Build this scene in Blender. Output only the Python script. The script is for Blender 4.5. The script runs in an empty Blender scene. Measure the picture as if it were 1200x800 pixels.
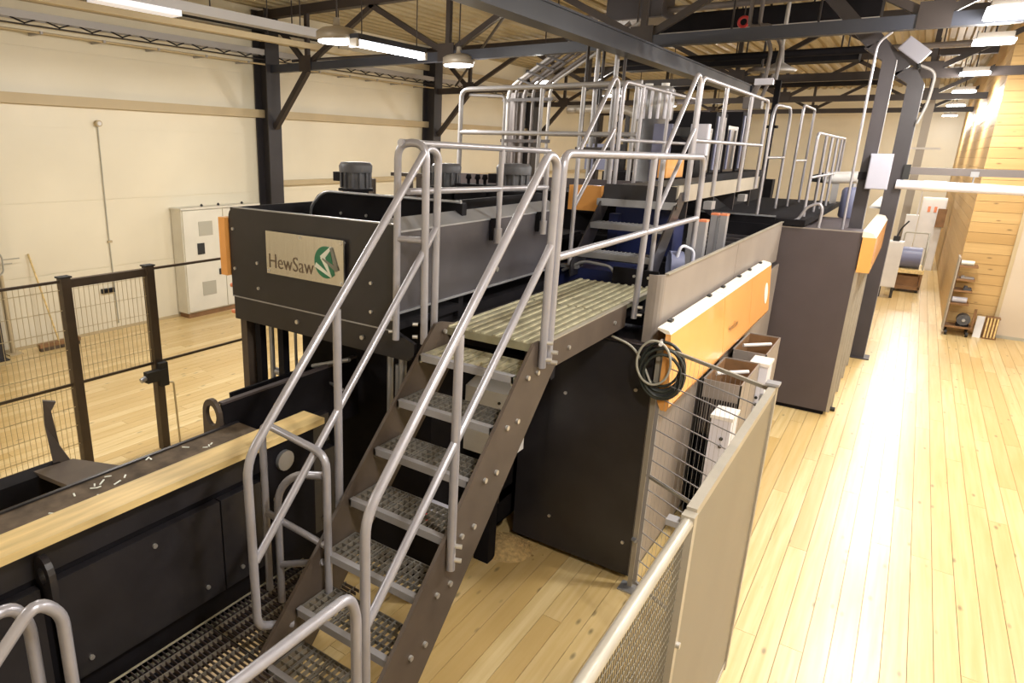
import bpy, math, random
from mathutils import Vector, Matrix
random.seed(7)
sc = bpy.context.scene
C = sc.collection
# ------------------------------------------------------------------ camera
YAW, PIT, ROL, FPX = -0.632, 0.2871, -0.0208, 773.4
EYE = Vector((0, 0, 3.4))
fwd = Vector((math.sin(YAW)*math.cos(PIT), math.cos(YAW)*math.cos(PIT), -math.sin(PIT)))
rgt = Vector((math.cos(YAW), -math.sin(YAW), 0))
dwn = fwd.cross(rgt)
R2 = math.cos(ROL)*rgt + math.sin(ROL)*dwn
D2 = -math.sin(ROL)*rgt + math.cos(ROL)*dwn
cam = bpy.data.cameras.new('camera')
cam.sensor_width = 36.0
cam.lens = FPX/1200*36.0
cam.shift_x = 111/1200
cam.clip_end = 200
co = bpy.data.objects.new('camera', cam)
C.objects.link(co)
M = Matrix.Identity(4)
for i in range(3):
    M[i][0] = R2[i]; M[i][1] = -D2[i]; M[i][2] = -fwd[i]; M[i][3] = EYE[i]
co.matrix_world = M
sc.camera = co
# ------------------------------------------------------------------ world, exposure
w = bpy.data.worlds.new('world'); sc.world = w; w.use_nodes = True
bg = w.node_tree.nodes.get('Background')
bg.inputs[0].default_value = (1.0, 0.95, 0.88, 1); bg.inputs[1].default_value = 0.3
sc.view_settings.view_transform = 'Standard'
sc.view_settings.look = 'None'
sc.view_settings.exposure = -0.62
sc.view_settings.gamma = 1
sc.view_settings.use_curve_mapping = False
LAMP_W = 150.0
LAMP_COL = (1.0, 0.965, 0.91)

# ------------------------------------------------------------------ materials
MAT = {}
def mat(name, col, rough=0.5, metal=0.0, spec=0.5, noise=0.0, scale=8.0, stretch=(1, 1, 1), bump=0.0, emit=None, coat=0.0):
    m = bpy.data.materials.new(name); m.use_nodes = True
    nt = m.node_tree; b = nt.nodes['Principled BSDF']
    b.inputs['Base Color'].default_value = (*col, 1); b.inputs['Roughness'].default_value = rough
    b.inputs['Metallic'].default_value = metal; b.inputs['Specular IOR Level'].default_value = spec
    b.inputs['Coat Weight'].default_value = coat
    if emit:
        b.inputs['Emission Color'].default_value = (*emit[0], 1); b.inputs['Emission Strength'].default_value = emit[1]
    if noise or bump:
        g = nt.nodes.new('ShaderNodeNewGeometry'); mp = nt.nodes.new('ShaderNodeMapping')
        mp.inputs['Scale'].default_value = stretch
        n = nt.nodes.new('ShaderNodeTexNoise'); n.inputs['Scale'].default_value = scale; n.inputs['Detail'].default_value = 5
        nt.links.new(g.outputs['Position'], mp.inputs[0]); nt.links.new(mp.outputs[0], n.inputs['Vector'])
        if noise:
            r = nt.nodes.new('ShaderNodeMapRange')
            r.inputs['From Min'].default_value = 0.3; r.inputs['From Max'].default_value = 0.7
            r.inputs['To Min'].default_value = 1-noise; r.inputs['To Max'].default_value = 1+noise
            nt.links.new(n.outputs[0], r.inputs['Value'])
            mx = nt.nodes.new('ShaderNodeVectorMath'); mx.operation = 'SCALE'
            mx.inputs[0].default_value = col
            nt.links.new(r.outputs[0], mx.inputs['Scale']); nt.links.new(mx.outputs[0], b.inputs['Base Color'])
        if bump:
            bp = nt.nodes.new('ShaderNodeBump'); bp.inputs['Strength'].default_value = bump; bp.inputs['Distance'].default_value = 0.01
            nt.links.new(n.outputs[0], bp.inputs['Height']); nt.links.new(bp.outputs[0], b.inputs['Normal'])
    MAT[name] = m
    return m
mat('charcoal', (0.022, 0.020, 0.023), 0.30, 0, 0.5, 0.25, 3.0)
mat('charcoal_lit', (0.075, 0.060, 0.064), 0.5, 0, 0.4, 0.08, 2.0)  # charcoal paint lightened in colour for the brighter light on the tall cabinet
mat('black', (0.008, 0.007, 0.009), 0.75, 0, 0.15, 0.3, 4)
mat('side_steel', (0.085, 0.08, 0.092), 0.30, 0.3, 0.5, 0.2, 2.0)
mat('beam_blue', (0.032, 0.036, 0.052), 0.45, 0, 0.5, 0.15, 1.5)
mat('truss', (0.034, 0.026, 0.024), 0.5, 0, 0.4, 0.15, 2)
mat('rail', (0.37, 0.36, 0.395), 0.30, 0.35, 0.5, 0.10, 6)
mat('rail_far', (0.335, 0.325, 0.335), 0.40, 0.25, 0.5, 0.08, 6)
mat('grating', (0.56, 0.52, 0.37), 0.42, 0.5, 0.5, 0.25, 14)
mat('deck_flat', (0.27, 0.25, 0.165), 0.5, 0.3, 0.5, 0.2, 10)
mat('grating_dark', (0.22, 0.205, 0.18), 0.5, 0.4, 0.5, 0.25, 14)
mat('stringer', (0.085, 0.064, 0.050), 0.5, 0, 0.4, 0.15, 5)
mat('bolt', (0.60, 0.58, 0.55), 0.3, 0.7)
mat('warm_grey', (0.26, 0.225, 0.20), 0.45, 0, 0.4, 0.08, 2)
mat('fence_sheet', (0.165, 0.148, 0.115), 0.42, 0.0, 0.5, 0.06, 2)
mat('fence_frame', (0.38, 0.345, 0.285), 0.4, 0.2, 0.5, 0.08, 6)
mat('orange', (0.86, 0.40, 0.11), 0.25, 0, 0.5, 0.05, 2, coat=0.4)
mat('orange_edge', (0.85, 0.78, 0.66), 0.35)  # orange bevels painted nearly white for the light falling on them
mat('white', (0.74, 0.72, 0.70), 0.45, 0, 0.4, 0.05, 4)
mat('bluewhite', (0.66, 0.66, 0.76), 0.45)
mat('cabinet', (0.70, 0.67, 0.58), 0.4, 0, 0.4, 0.04, 3)
mat('vent', (0.42, 0.40, 0.33), 0.6)
mat('wall', (0.77, 0.71, 0.56), 0.38, 0, 0.45, 0.05, 0.6)
mat('girt', (0.52, 0.42, 0.26), 0.5, 0, 0.4, 0.05, 2)
mat('tray', (0.40, 0.38, 0.37), 0.5, 0.3)
mat('deck', (0.36, 0.295, 0.175), 0.5, 0, 0.3, 0.06, 1)
mat('column', (0.032, 0.029, 0.033), 0.5, 0, 0.4, 0.15, 2)
mat('fence_post', (0.070, 0.050, 0.035), 0.5, 0, 0.4, 0.15, 5)
mat('wire', (0.62, 0.53, 0.34), 0.5, 0.3)
mat('rubber', (0.02, 0.02, 0.02), 0.7)
mat('cable', (0.03, 0.035, 0.03), 0.4)
mat('blue', (0.013, 0.02, 0.085), 0.4)
mat('blue_grey', (0.16, 0.17, 0.27), 0.45)
mat('motor', (0.085, 0.085, 0.095), 0.5, 0, 0.4, 0.2, 12)
mat('red', (0.55, 0.04, 0.04), 0.4)
mat('galv', (0.38, 0.385, 0.41), 0.38, 0.6, 0.5, 0.15, 3)
mat('sawdust', (0.55, 0.38, 0.17), 0.9, 0, 0.1, 0.3, 30, bump=0.6)
mat('dust_top', (0.115, 0.085, 0.058), 0.7, 0, 0.2, 0.5, 9)
mat('tan_wood', (0.72, 0.54, 0.25), 0.5, 0, 0.3, 0.25, 3, (6, 0.6, 6))
mat('door', (0.62, 0.53, 0.42), 0.5, 0, 0.3, 0.03, 2)
mat('lamp_glow', (1, 1, 1), 0.4, emit=((0.93, 0.95, 1.0), 14.0))
mat('lamp_soft', (0.9, 0.9, 0.95), 0.4, emit=((0.85, 0.88, 1.0), 0.5))
mat('pale_lavender', (0.40, 0.40, 0.48), 0.5)
mat('portal', (0.050, 0.043, 0.047), 0.45, 0, 0.4, 0.12, 2)
mat('beam_grey', (0.15, 0.13, 0.125), 0.5)
mat('lamp_body', (0.35, 0.31, 0.26), 0.45, 0.2)
mat('green_ink', (0.02, 0.17, 0.085), 0.4)
mat('brown_ink', (0.13, 0.085, 0.05), 0.45)
mat('pale_ink', (0.74, 0.76, 0.68), 0.4)
mat('grey_ink', (0.20, 0.20, 0.165), 0.4)
mat('stainless', (0.64, 0.61, 0.54), 0.26, 0.85, 0.5, 0.10, 4, (60, 1, 1))
mat('floor_base', (0.34, 0.21, 0.08), 0.8)
mat('wood_dark', (0.24, 0.13, 0.06), 0.6, 0, 0.3, 0.2, 5)
mat('sign_orange', (0.75, 0.25, 0.12), 0.5)

def plank_material(name, c1, c2, c3, axis, rough, coat):
    m = bpy.data.materials.new(name); m.use_nodes = True
    nt = m.node_tree; N = nt.nodes; L = nt.links; b = N['Principled BSDF']
    g = N.new('ShaderNodeNewGeometry'); oi = N.new('ShaderNodeObjectInfo')
    ad = N.new('ShaderNodeMath'); ad.operation = 'ADD'; L.new(oi.outputs['Random'], ad.inputs[0]); L.new(g.outputs['Random Per Island'], ad.inputs[1])
    fr = N.new('ShaderNodeMath'); fr.operation = 'FRACT'; L.new(ad.outputs[0], fr.inputs[0])
    off = N.new('ShaderNodeMath'); off.operation = 'MULTIPLY'; L.new(fr.outputs[0], off.inputs[0]); off.inputs[1].default_value = 37.0
    va = N.new('ShaderNodeVectorMath'); va.operation = 'ADD'; L.new(g.outputs['Position'], va.inputs[0])
    cb = N.new('ShaderNodeCombineXYZ')
    for k in range(3): L.new(off.outputs[0], cb.inputs[k])
    L.new(cb.outputs[0], va.inputs[1])
    mp = N.new('ShaderNodeMapping'); mp.inputs['Scale'].default_value = {'Y': (14, 0.7, 14), 'X': (0.7, 14, 14)}[axis]
    L.new(va.outputs[0], mp.inputs[0])
    n = N.new('ShaderNodeTexNoise'); n.inputs['Scale'].default_value = 1.6; n.inputs['Detail'].default_value = 6; L.new(mp.outputs[0], n.inputs['Vector'])
    mp2 = N.new('ShaderNodeMapping'); mp2.inputs['Scale'].default_value = {'Y': (7, 2.6, 7), 'X': (2.6, 7, 7)}[axis]; L.new(va.outputs[0], mp2.inputs[0])
    vo = N.new('ShaderNodeTexVoronoi'); vo.inputs['Scale'].default_value = 1.0; L.new(mp2.outputs[0], vo.inputs['Vector'])
    kn = N.new('ShaderNodeMapRange'); kn.inputs['From Min'].default_value = 0.05; kn.inputs['From Max'].default_value = 0.14
    kn.inputs['To Min'].default_value = 0.45; kn.inputs['To Max'].default_value = 1.0; L.new(vo.outputs['Distance'], kn.inputs['Value'])
    cr = N.new('ShaderNodeValToRGB')
    e = cr.color_ramp.elements; e[0].position = 0.25; e[0].color = (*c1, 1); e[1].position = 0.75; e[1].color = (*c2, 1)
    L.new(n.outputs[0], cr.inputs[0])
    mx = N.new('ShaderNodeMix'); mx.data_type = 'RGBA'; mx.inputs['B'].default_value = (*c3, 1) if False else (0, 0, 0, 1)
    mx.inputs[7].default_value = (*c3, 1)
    ran = N.new('ShaderNodeMapRange'); ran.inputs['From Min'].default_value = 0.0; ran.inputs['From Max'].default_value = 1.0
    ran.inputs['To Min'].default_value = 0.0; ran.inputs['To Max'].default_value = 0.75
    L.new(fr.outputs[0], ran.inputs['Value']); L.new(ran.outputs[0], mx.inputs['Factor'])
    L.new(cr.outputs[0], mx.inputs[6])
    sc_ = N.new('ShaderNodeVectorMath'); sc_.operation = 'SCALE'
    L.new(mx.outputs[2], sc_.inputs[0]); L.new(kn.outputs[0], sc_.inputs['Scale'])
    L.new(sc_.outputs[0], b.inputs['Base Color'])
    b.inputs['Roughness'].default_value = rough; b.inputs['Coat Weight'].default_value = coat; b.inputs['Coat Roughness'].default_value = 0.25
    MAT[name] = m
plank_material('plank', (0.64, 0.455, 0.18), (0.82, 0.65, 0.36), (0.55, 0.355, 0.12), 'Y', 0.33, 0.3)
plank_material('wall_board', (0.52, 0.33, 0.13), (0.62, 0.42, 0.18), (0.46, 0.28, 0.10), 'X', 0.5, 0.0)

# ------------------------------------------------------------------ mesh helpers
class MB:
    def __init__(s): s.v = []; s.f = []; s.sm = []
    def add(s, vs, fs, smooth=False):
        o = len(s.v); s.v += [Vector(v) for v in vs]; s.f += [tuple(i+o for i in f) for f in fs]; s.sm += [smooth]*len(fs); return s
    def box(s, x0, y0, z0, x1, y1, z1):
        return s.add([(x0,y0,z0),(x1,y0,z0),(x1,y1,z0),(x0,y1,z0),(x0,y0,z1),(x1,y0,z1),(x1,y1,z1),(x0,y1,z1)],
                     [(0,3,2,1),(4,5,6,7),(0,1,5,4),(1,2,6,5),(2,3,7,6),(3,0,4,7)])
    def bar(s, p, q, w_, h_, up=(0,0,1)):
        p = Vector(p); q = Vector(q); d = (q-p).normalized(); u = Vector(up)
        if abs(d.dot(u)) > 0.98: u = Vector((0,1,0))
        a = d.cross(u).normalized(); b = a.cross(d)
        vs = []
        for c in (p, q):
            for sa, sb in ((-1,-1),(1,-1),(1,1),(-1,1)): vs.append(c+a*(sa*w_/2)+b*(sb*h_/2))
        return s.add(vs, [(0,1,2,3),(7,6,5,4),(0,4,5,1),(1,5,6,2),(2,6,7,3),(3,7,4,0)])
    def cyl(s, p, q, r, n=10, r2=None, smooth=True):
        p = Vector(p); q = Vector(q); d = (q-p).normalized(); r2 = r if r2 is None else r2
        u = Vector((0,0,1)) if abs(d.z) < 0.9 else Vector((1,0,0))
        a = d.cross(u).normalized(); b = d.cross(a)
        vs = []
        for c, rr in ((p, r), (q, r2)):
            for k in range(n):
                t = 2*math.pi*k/n; vs.append(c+a*(rr*math.cos(t))+b*(rr*math.sin(t)))
        s.add(vs, [(k, (k+1)%n, n+(k+1)%n, n+k) for k in range(n)], smooth)
        s.add(vs[:n], [tuple(range(n))[::-1]]); s.add(vs[n:], [tuple(range(n))])
        return s
    def tube(s, pts, r, bend=0.08, n=10, seg=5):
        P = [Vector(p) for p in pts]; path = [P[0]]
        for i in range(1, len(P)-1):
            a = P[i-1]-P[i]; b = P[i+1]-P[i]; rr = min(bend, a.length*0.48, b.length*0.48)
            A = P[i]+a.normalized()*rr; B = P[i]+b.normalized()*rr
            for k in range(seg+1):
                t = k/seg; path.append((1-t)**2*A+2*t*(1-t)*P[i]+t*t*B)
        path.append(P[-1])
        d0 = (path[1]-path[0]).normalized()
        u = Vector((0,0,1)) if abs(d0.z) < 0.9 else Vector((1,0,0))
        nrm = d0.cross(u).normalized(); rings = []
        for i, p in enumerate(path):
            if i == 0: d = d0
            elif i == len(path)-1: d = (path[i]-path[i-1]).normalized()
            else: d = ((path[i+1]-path[i]).normalized()+(path[i]-path[i-1]).normalized()).normalized()
            nrm = (nrm-d*nrm.dot(d)).normalized(); b = d.cross(nrm)
            rings.append([p+nrm*(r*math.cos(2*math.pi*k/n))+b*(r*math.sin(2*math.pi*k/n)) for k in range(n)])
        vs = [v for g in rings for v in g]; fs = []
        for i in range(len(rings)-1):
            for k in range(n): fs.append((i*n+k, i*n+(k+1)%n, (i+1)*n+(k+1)%n, (i+1)*n+k))
        s.add(vs, fs, True); s.add(rings[0], [tuple(range(n))[::-1]]); s.add(rings[-1], [tuple(range(n))])
        return s
    def prism(s, poly, d):
        """poly: list of 3D points (planar), extruded by vector d"""
        P = [Vector(p) for p in poly]; d = Vector(d); n = len(P)
        s.add(P+[p+d for p in P], [tuple(range(n)), tuple(range(2*n-1, n-1, -1))]+[(k, n+k, n+(k+1)%n, (k+1)%n) for k in range(n)])
        return s
    def lathe(s, c, prof, n=16):
        """prof: (radius, z) pairs around vertical axis at c"""
        c = Vector(c); vs = []
        for r, z in prof:
            for k in range(n):
                t = 2*math.pi*k/n; vs.append(c+Vector((r*math.cos(t), r*math.sin(t), z)))
        m = len(prof)
        s.add(vs, [(i*n+k, i*n+(k+1)%n, (i+1)*n+(k+1)%n, (i+1)*n+k) for i in range(m-1) for k in range(n)], True)
        s.add(vs[:n], [tuple(range(n))[::-1]]); s.add(vs[-n:], [tuple(range(n))])
        return s

ROOT = {}
def mesh_of(name, mb, m, off):
    me = bpy.data.meshes.new(name)
    me.from_pydata([v-off for v in mb.v], [], mb.f)
    me.polygons.foreach_set('use_smooth', mb.sm)
    me.materials.append(MAT[m]); me.update()
    return me
def part(name, mb, m, parent, label=None, kind=None):
    off = ROOT[parent.name]
    o = bpy.data.objects.new(name, mesh_of(name, mb, m, off)); C.objects.link(o); o.parent = parent
    ROOT[o.name] = off
    if label: o['label'] = label
    if kind: o['kind'] = kind
    return o
def thing(name, label, cat, loc, group=None):
    o = bpy.data.objects.new(name, None); C.objects.link(o); o.location = loc; o.empty_display_size = 0.1
    o['label'] = label; o['category'] = cat
    if group: o['group'] = group
    ROOT[o.name] = Vector(loc)
    return o
def single(name, mb, m, label=None, cat=None, group=None, kind=None):
    lo = Vector([min(v[i] for v in mb.v) for i in range(3)]); hi = Vector([max(v[i] for v in mb.v) for i in range(3)])
    off = Vector(((lo.x+hi.x)/2, (lo.y+hi.y)/2, lo.z))
    o = bpy.data.objects.new(name, mesh_of(name, mb, m, off)); C.objects.link(o); o.location = off
    ROOT[o.name] = off
    if label: o['label'] = label
    if cat: o['category'] = cat
    if group: o['group'] = group
    if kind: o['kind'] = kind
    return o
def struct(name, mb, m): return single(name, mb, m, kind='structure')
def bolts(parent, pts, axis, r=0.014, h=0.012, m='bolt'):
    a = Vector(axis)
    for p in pts: part('bolt', MB().cyl(Vector(p), Vector(p)+a*h, r, 8), m, parent)

# ------------------------------------------------------------------ the hall
XL, XR, Y0, Y1, ZC = -11.6, 6.0, -3.0, 34.0, 6.05
floor = struct('floor', MB().box(XL, Y0, -0.20, XR, Y1, -0.025), 'floor_base')
def proj(p):
    d = Vector(p)-EYE; z = d.dot(fwd)
    if z < 0.3: return None
    return 489+FPX*d.dot(R2)/z, 400+FPX*d.dot(D2)/z, z
PW = 0.15
cand = []
rows = int((XR-XL)/PW)
for i in range(rows):
    x = XL+(i+0.5)*PW; y = Y0-random.random()*3.2
    while y < Y1:
        ln = random.choice((2.4, 3.0, 3.6, 4.2)); a = max(y, Y0); b_ = min(y+ln, Y1)
        if b_-a > 0.05: cand.append((x, a, b_))
        y += ln
def score(c):
    x, a, b_ = c; s = 0
    for t in (0.1, 0.5, 0.9):
        y = a+(b_-a)*t; q = proj((x, y, 0))
        if not q or not (0 < q[0] < 1200 and 200 < q[1] < 800): continue
        if -4.6 < x < -2.45 or (-2.45 < x < -1.3 and y > 4.8) or (-1.3 < x < -0.5 and y > 10): continue
        s += (b_-a)/q[2]**2
    return s
cand.sort(key=score, reverse=True)
cache = {}
for x, a, b_ in cand[:300]:
    ln = round(b_-a, 2)
    if ln not in cache:
        mb = MB().box(-PW/2+0.0018, -ln/2+0.0015, -0.025, PW/2-0.0018, ln/2-0.0015, 0.0)
        cache[ln] = mesh_of('plank', mb, 'plank', Vector((0, 0, 0)))
    o = bpy.data.objects.new('plank', cache[ln]); C.objects.link(o); o.parent = floor
    o.location = Vector((x, (a+b_)/2, 0))-ROOT['floor']
mb = MB()
for x, a, b_ in cand[300:]: mb.box(x-PW/2+0.0018, a+0.0015, -0.025, x+PW/2-0.0018, b_-0.0015, 0)
part('further_planks', mb, 'plank', floor, kind='stuff')

wall_left = struct('wall_left', MB().box(XL-0.2, Y0, 0, XL, Y1, 6.4), 'wall')
for i, (z0, z1) in enumerate(((0.02, 1.18), (1.195, 2.375), (2.39, 3.57), (3.585, 4.765), (4.78, 5.96))):
    part('wall_panel', MB().box(XL, Y0+0.02, z0, XL+0.012, Y1-0.02, z1), 'wall', wall_left)
wall_back = struct('wall_back', MB().box(XL, Y1, 0, XR, Y1+0.2, 6.4), 'wall')
for k in range(10):
    part('wall_panel', MB().box(XL+0.02, Y1-0.012, 0.02+k*0.6, XR-0.02, Y1, 0.6+k*0.6), 'wall', wall_back)
struct('wall_right', MB().box(XR, Y0, 0, XR+0.2, Y1, 6.4), 'wall')
struct('wall_front', MB().box(XL, Y0-0.2, 0, XR, Y0, 6.4), 'wall')
mb = MB(); prof = []; x = XL-0.2
while x < XR+0.2:
    prof += [(x, ZC), (x+0.11, ZC), (x+0.145, ZC+0.07), (x+0.255, ZC+0.07)]; x += 0.29
n = len(prof)
mb.add([(p[0], Y0, p[1]) for p in prof]+[(p[0], Y1, p[1]) for p in prof], [(k, k+1, n+k+1, n+k) for k in range(n-1)])
mb.add([(XL-.2, Y0, ZC+0.12), (XR+.2, Y0, ZC+0.12), (XR+.2, Y1, ZC+0.12), (XL-.2, Y1, ZC+0.12)], [(0, 1, 2, 3)])
struct('ceiling', mb, 'deck')
struct('trim_1', MB().box(XL+0.012, Y0, 3.92, XL+0.14, Y1, 4.08), 'girt')
struct('trim_2', MB().box(XL+0.012, 10.2, 2.50, XL+0.12, Y1, 2.61), 'girt')
struct('trim_3', MB().box(XL+0.012, Y0, 5.42, XL+0.12, Y1, 5.56), 'girt')
struct('baseboard_left', MB().box(XL+0.012, Y0, 0.0, XL+0.03, Y1, 0.05), 'girt')
# timber partition on the right
XP, YP = 0.95, 17.0
part_wall = struct('wall_partition', MB().box(XP+0.03, YP+0.03, 0, XR-0.01, Y1-0.01, 6.0), 'wood_dark')
for k in range(30):
    z = 0.01+k*0.2
    a = part('board', MB().box(XP, YP, z, XR-0.01, YP+0.03, z+0.194), 'wall_board', part_wall)
for k in range(30):
    z = 0.01+k*0.2
    part('board', MB().box(XP, YP+0.031, z, XP+0.03, Y1-0.02, z+0.194), 'wall_board', part_wall)
door = struct('door_1', MB().box(1.74, YP-0.05, 0.06, 3.6, YP, 2.75), 'door')
part('door_frame', MB().box(1.68, YP-0.06, 0.0, 1.74, YP, 2.8).box(1.74, YP-0.06, 2.75, 3.66, YP, 2.81).box(3.6, YP-0.06, 0, 3.66, YP, 2.75), 'girt', door)
part('door_sill', MB().box(1.74, YP-0.06, 0.0, 3.6, YP, 0.06), 'vent', door)

# ------------------------------------------------------------------ columns, trusses, beams
for y, lab in ((4, 'dark steel wall column beside the front end of the cable tray'), (10, 'dark steel wall column behind the saw hood, nearest in view'), (16, 'dark steel wall column right of the long tube lamp'),
               (22, 'dark steel wall column behind the cable risers'), (28, 'furthest dark steel column of the pale side wall')):
    t = thing('steel_column', lab, 'column', (XL+0.24, y, 0), 'columns along the pale side wall')
    part('web', MB().box(XL+0.07, y-0.012, 0.02, XL+0.41, y+0.012, 6.0), 'column', t)
    part('flange', MB().box(XL+0.042, y-0.18, 0.02, XL+0.07, y+0.18, 6.0), 'column', t)
    part('flange', MB().box(XL+0.41, y-0.18, 0.02, XL+0.435, y+0.18, 6.0), 'column', t)
    part('base_plate', MB().box(XL+0.03, y-0.22, 0.0, XL+0.47, y+0.22, 0.02), 'column', t)
NODES = [-10.15, -6.8, -3.5, -0.2, 3.1]
def truss(y, lab):
    zb, zt = 4.87, 5.9
    t = thing('roof_truss', lab, 'truss', (-3.0, y, zb), 'roof trusses')
    part('bottom_chord', MB().box(XL+0.44, y-0.07, zb-0.075, XR-0.02, y+0.07, zb+0.075), 'beam_blue' if y == 10 else 'truss', t)
    part('top_chord', MB().box(XL+0.03, y-0.08, zt-0.08, XR-0.02, y+0.08, zt+0.08), 'truss', t)
    for i, x in enumerate(NODES):
        part('vertical', MB().box(x-0.04, y-0.04, zb+0.07, x+0.04, y+0.04, zt-0.08), 'truss', t)
        for s_ in (-1, 1):
            xt = x+s_*1.72
            if xt < XL+0.4: xt = XL+0.45
            if xt > XR-0.1: continue
            part('diagonal', MB().bar((x+s_*0.06, y, zb+0.07), (xt, y, zt-0.07), 0.09, 0.09), 'truss', t)
        part('gusset', MB().box(x-0.16, y-0.085, zb-0.085, x+0.16, y-0.072, zb+0.2), 'truss', t)
    part('knee_brace', MB().bar((NODES[0], y, zb-0.06), (XL+0.46, y, 3.72), 0.11, 0.11), 'truss', t)
    return t
truss(10, 'nearest roof truss with blue grey bottom chord crossing the top of the picture')
truss(16, 'second roof truss ending at the far end of the big grey beam')
truss(22, 'third roof truss deep in the hall above the gallery')
truss(28, 'fourth and furthest roof truss near the back wall')
for x in (-9.0, -5.4, -2.0, 1.5, 4.6):
    pass
mb = MB()
for (p, q) in (((-10.6, 10, 5.0), (-5.4, 16, 5.8)), ((-5.4, 10, 5.8), (-10.6, 16, 5.0))): mb.cyl(p, q, 0.03, 6)
single('cross_bracing', mb, 'truss', 'thin dark cross bracing rods under the corrugated roof between two trusses', 'bracing')
t = thing('runway_beam', 'large blue grey steel beam running diagonally under the roof above the walkway', 'beam', (-3.3, 8, 4.58))
part('web', MB().box(-3.33, 0.5, 4.615, -3.24, 16.2, 4.79), 'beam_blue', t)
part('flange', MB().box(-3.42, 0.5, 4.575, -3.22, 16.2, 4.615), 'beam_blue', t)
part('flange', MB().box(-3.42, 0.5, 4.77, -3.22, 16.2, 4.793), 'beam_blue', t)
part('end_plate', MB().box(-3.43, 16.2, 4.57, -3.2, 16.22, 4.793), 'beam_blue', t)
def portal(y, x, zk, xt, zt, wd, lab):
    t = thing('portal_frame', lab, 'frame', (x, y, 0), 'portal frames over the line')
    part('post', MB().box(x-wd/2, y-0.1, 0.02, x+wd/2, y+0.1, zk), 'portal', t)
    dx, dz = 0.16, 0.26
    a = (x-wd/2, zk); b = (x+wd/2, zk)
    part('knee', MB().prism([(b[0], y-0.1, zk), (b[0]-dx, y-0.1, zk+dz), (a[0]-dx-0.06, y-0.1, zk+dz-0.10), (a[0], y-0.1, zk)], (0, 0.2, 0)), 'portal', t)
    part('rafter', MB().bar((x-dx-0.04, y, zk+dz-0.06), (xt, y, zt), 0.2, wd), 'portal', t)
    part('base_plate', MB().box(x-wd/2-0.08, y-0.16, 0, x+wd/2+0.08, y+0.16, 0.02), 'portal', t)
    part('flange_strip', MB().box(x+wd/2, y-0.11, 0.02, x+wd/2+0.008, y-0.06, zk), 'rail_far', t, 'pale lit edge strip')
portal(10.75, -0.58, 4.55, -1.75, 5.8, 0.15, 'nearer grey portal frame with slanted shoulder behind the tall dark cabinet')
portal(13.6, -0.33, 4.5, -1.75, 6.0, 0.22, 'further grey portal frame with slanted shoulder standing on the aisle floor')
mb = MB().tube([(-0.70, 10.35, 2.45), (-0.72, 10.35, 4.72), (-0.60, 10.45, 4.85)], 0.016, 0.08)
single('riser_tube', mb, 'rail', 'thin white vertical tube in front of the nearer portal frame', 'tube')
t = thing('junction_box', 'tilted grey box mounted on the slanted arm of the further portal frame', 'box', (-0.43, 13.38, 4.8))
rot = math.radians(-38)
def rp(u, v): return (-0.43+u*math.cos(rot)-v*math.sin(rot), 4.97+u*math.sin(rot)+v*math.cos(rot))
poly = [rp(-0.19, -0.11), rp(0.19, -0.11), rp(0.19, 0.11), rp(-0.19, 0.11)]
part('housing', MB().prism([(p[0], 13.30, p[1]) for p in poly], (0, 0.16, 0)), 'pale_lavender', t)
part('lid', MB().prism([(p[0]*0.92+(-0.43)*0.08, 13.285, p[1]*0.92+4.97*0.08) for p in poly], (0, 0.015, 0)), 'pale_lavender', t)
part('cable_gland', MB().cyl((-0.34, 13.36, 4.78), (-0.32, 13.36, 4.7), 0.03), 'rubber', t)
single('flexible_cable', MB().tube([(-0.32, 13.36, 4.75), (-0.10, 13.36, 4.65), (-0.12, 13.42, 4.2), (-0.20, 13.42, 3.9)], 0.022, 0.3), 'tray', 'grey cable curving from the tilted box down the frame post', 'cable')

# ------------------------------------------------------------------ lamps
def area(loc, size, power, shape='DISK', size_y=None):
    l = bpy.data.lights.new('lamp_light', 'AREA'); l.shape = shape; l.size = size; l.energy = power*0.75; l.color = LAMP_COL
    if size_y: l.size_y = size_y
    o = bpy.data.objects.new('lamp_light', l); C.objects.link(o); o.location = loc
    p = bpy.data.lights.new('lamp_side_light', 'POINT'); p.energy = power*0.95; p.shadow_soft_size = 0.12; p.color = LAMP_COL
    q = bpy.data.objects.new('lamp_side_light', p); C.objects.link(q); q.location = (loc[0], loc[1], loc[2]-0.16)
    return o
def bay_lamp(x, y, z, lab, power=1.0):
    t = thing('high_bay_lamp', lab, 'lamp', (x, y, z), 'round high bay lamps in a row')
    part('housing', MB().lathe((x, y, z), [(0.25, 0.02), (0.27, 0.04), (0.27, 0.13), (0.20, 0.17), (0.05, 0.20), (0.04, 0.30)]), 'lamp_body', t)
    part('lens', MB().lathe((x, y, z), [(0.20, -0.005), (0.245, 0.005), (0.25, 0.02)]), 'lamp_glow', t)
    part('hanger', MB().cyl((x, y, z+0.3), (x, y, ZC), 0.012, 6), 'truss', t)
    area((x, y, z-0.02), 0.46, LAMP_W*power).parent = None
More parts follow.
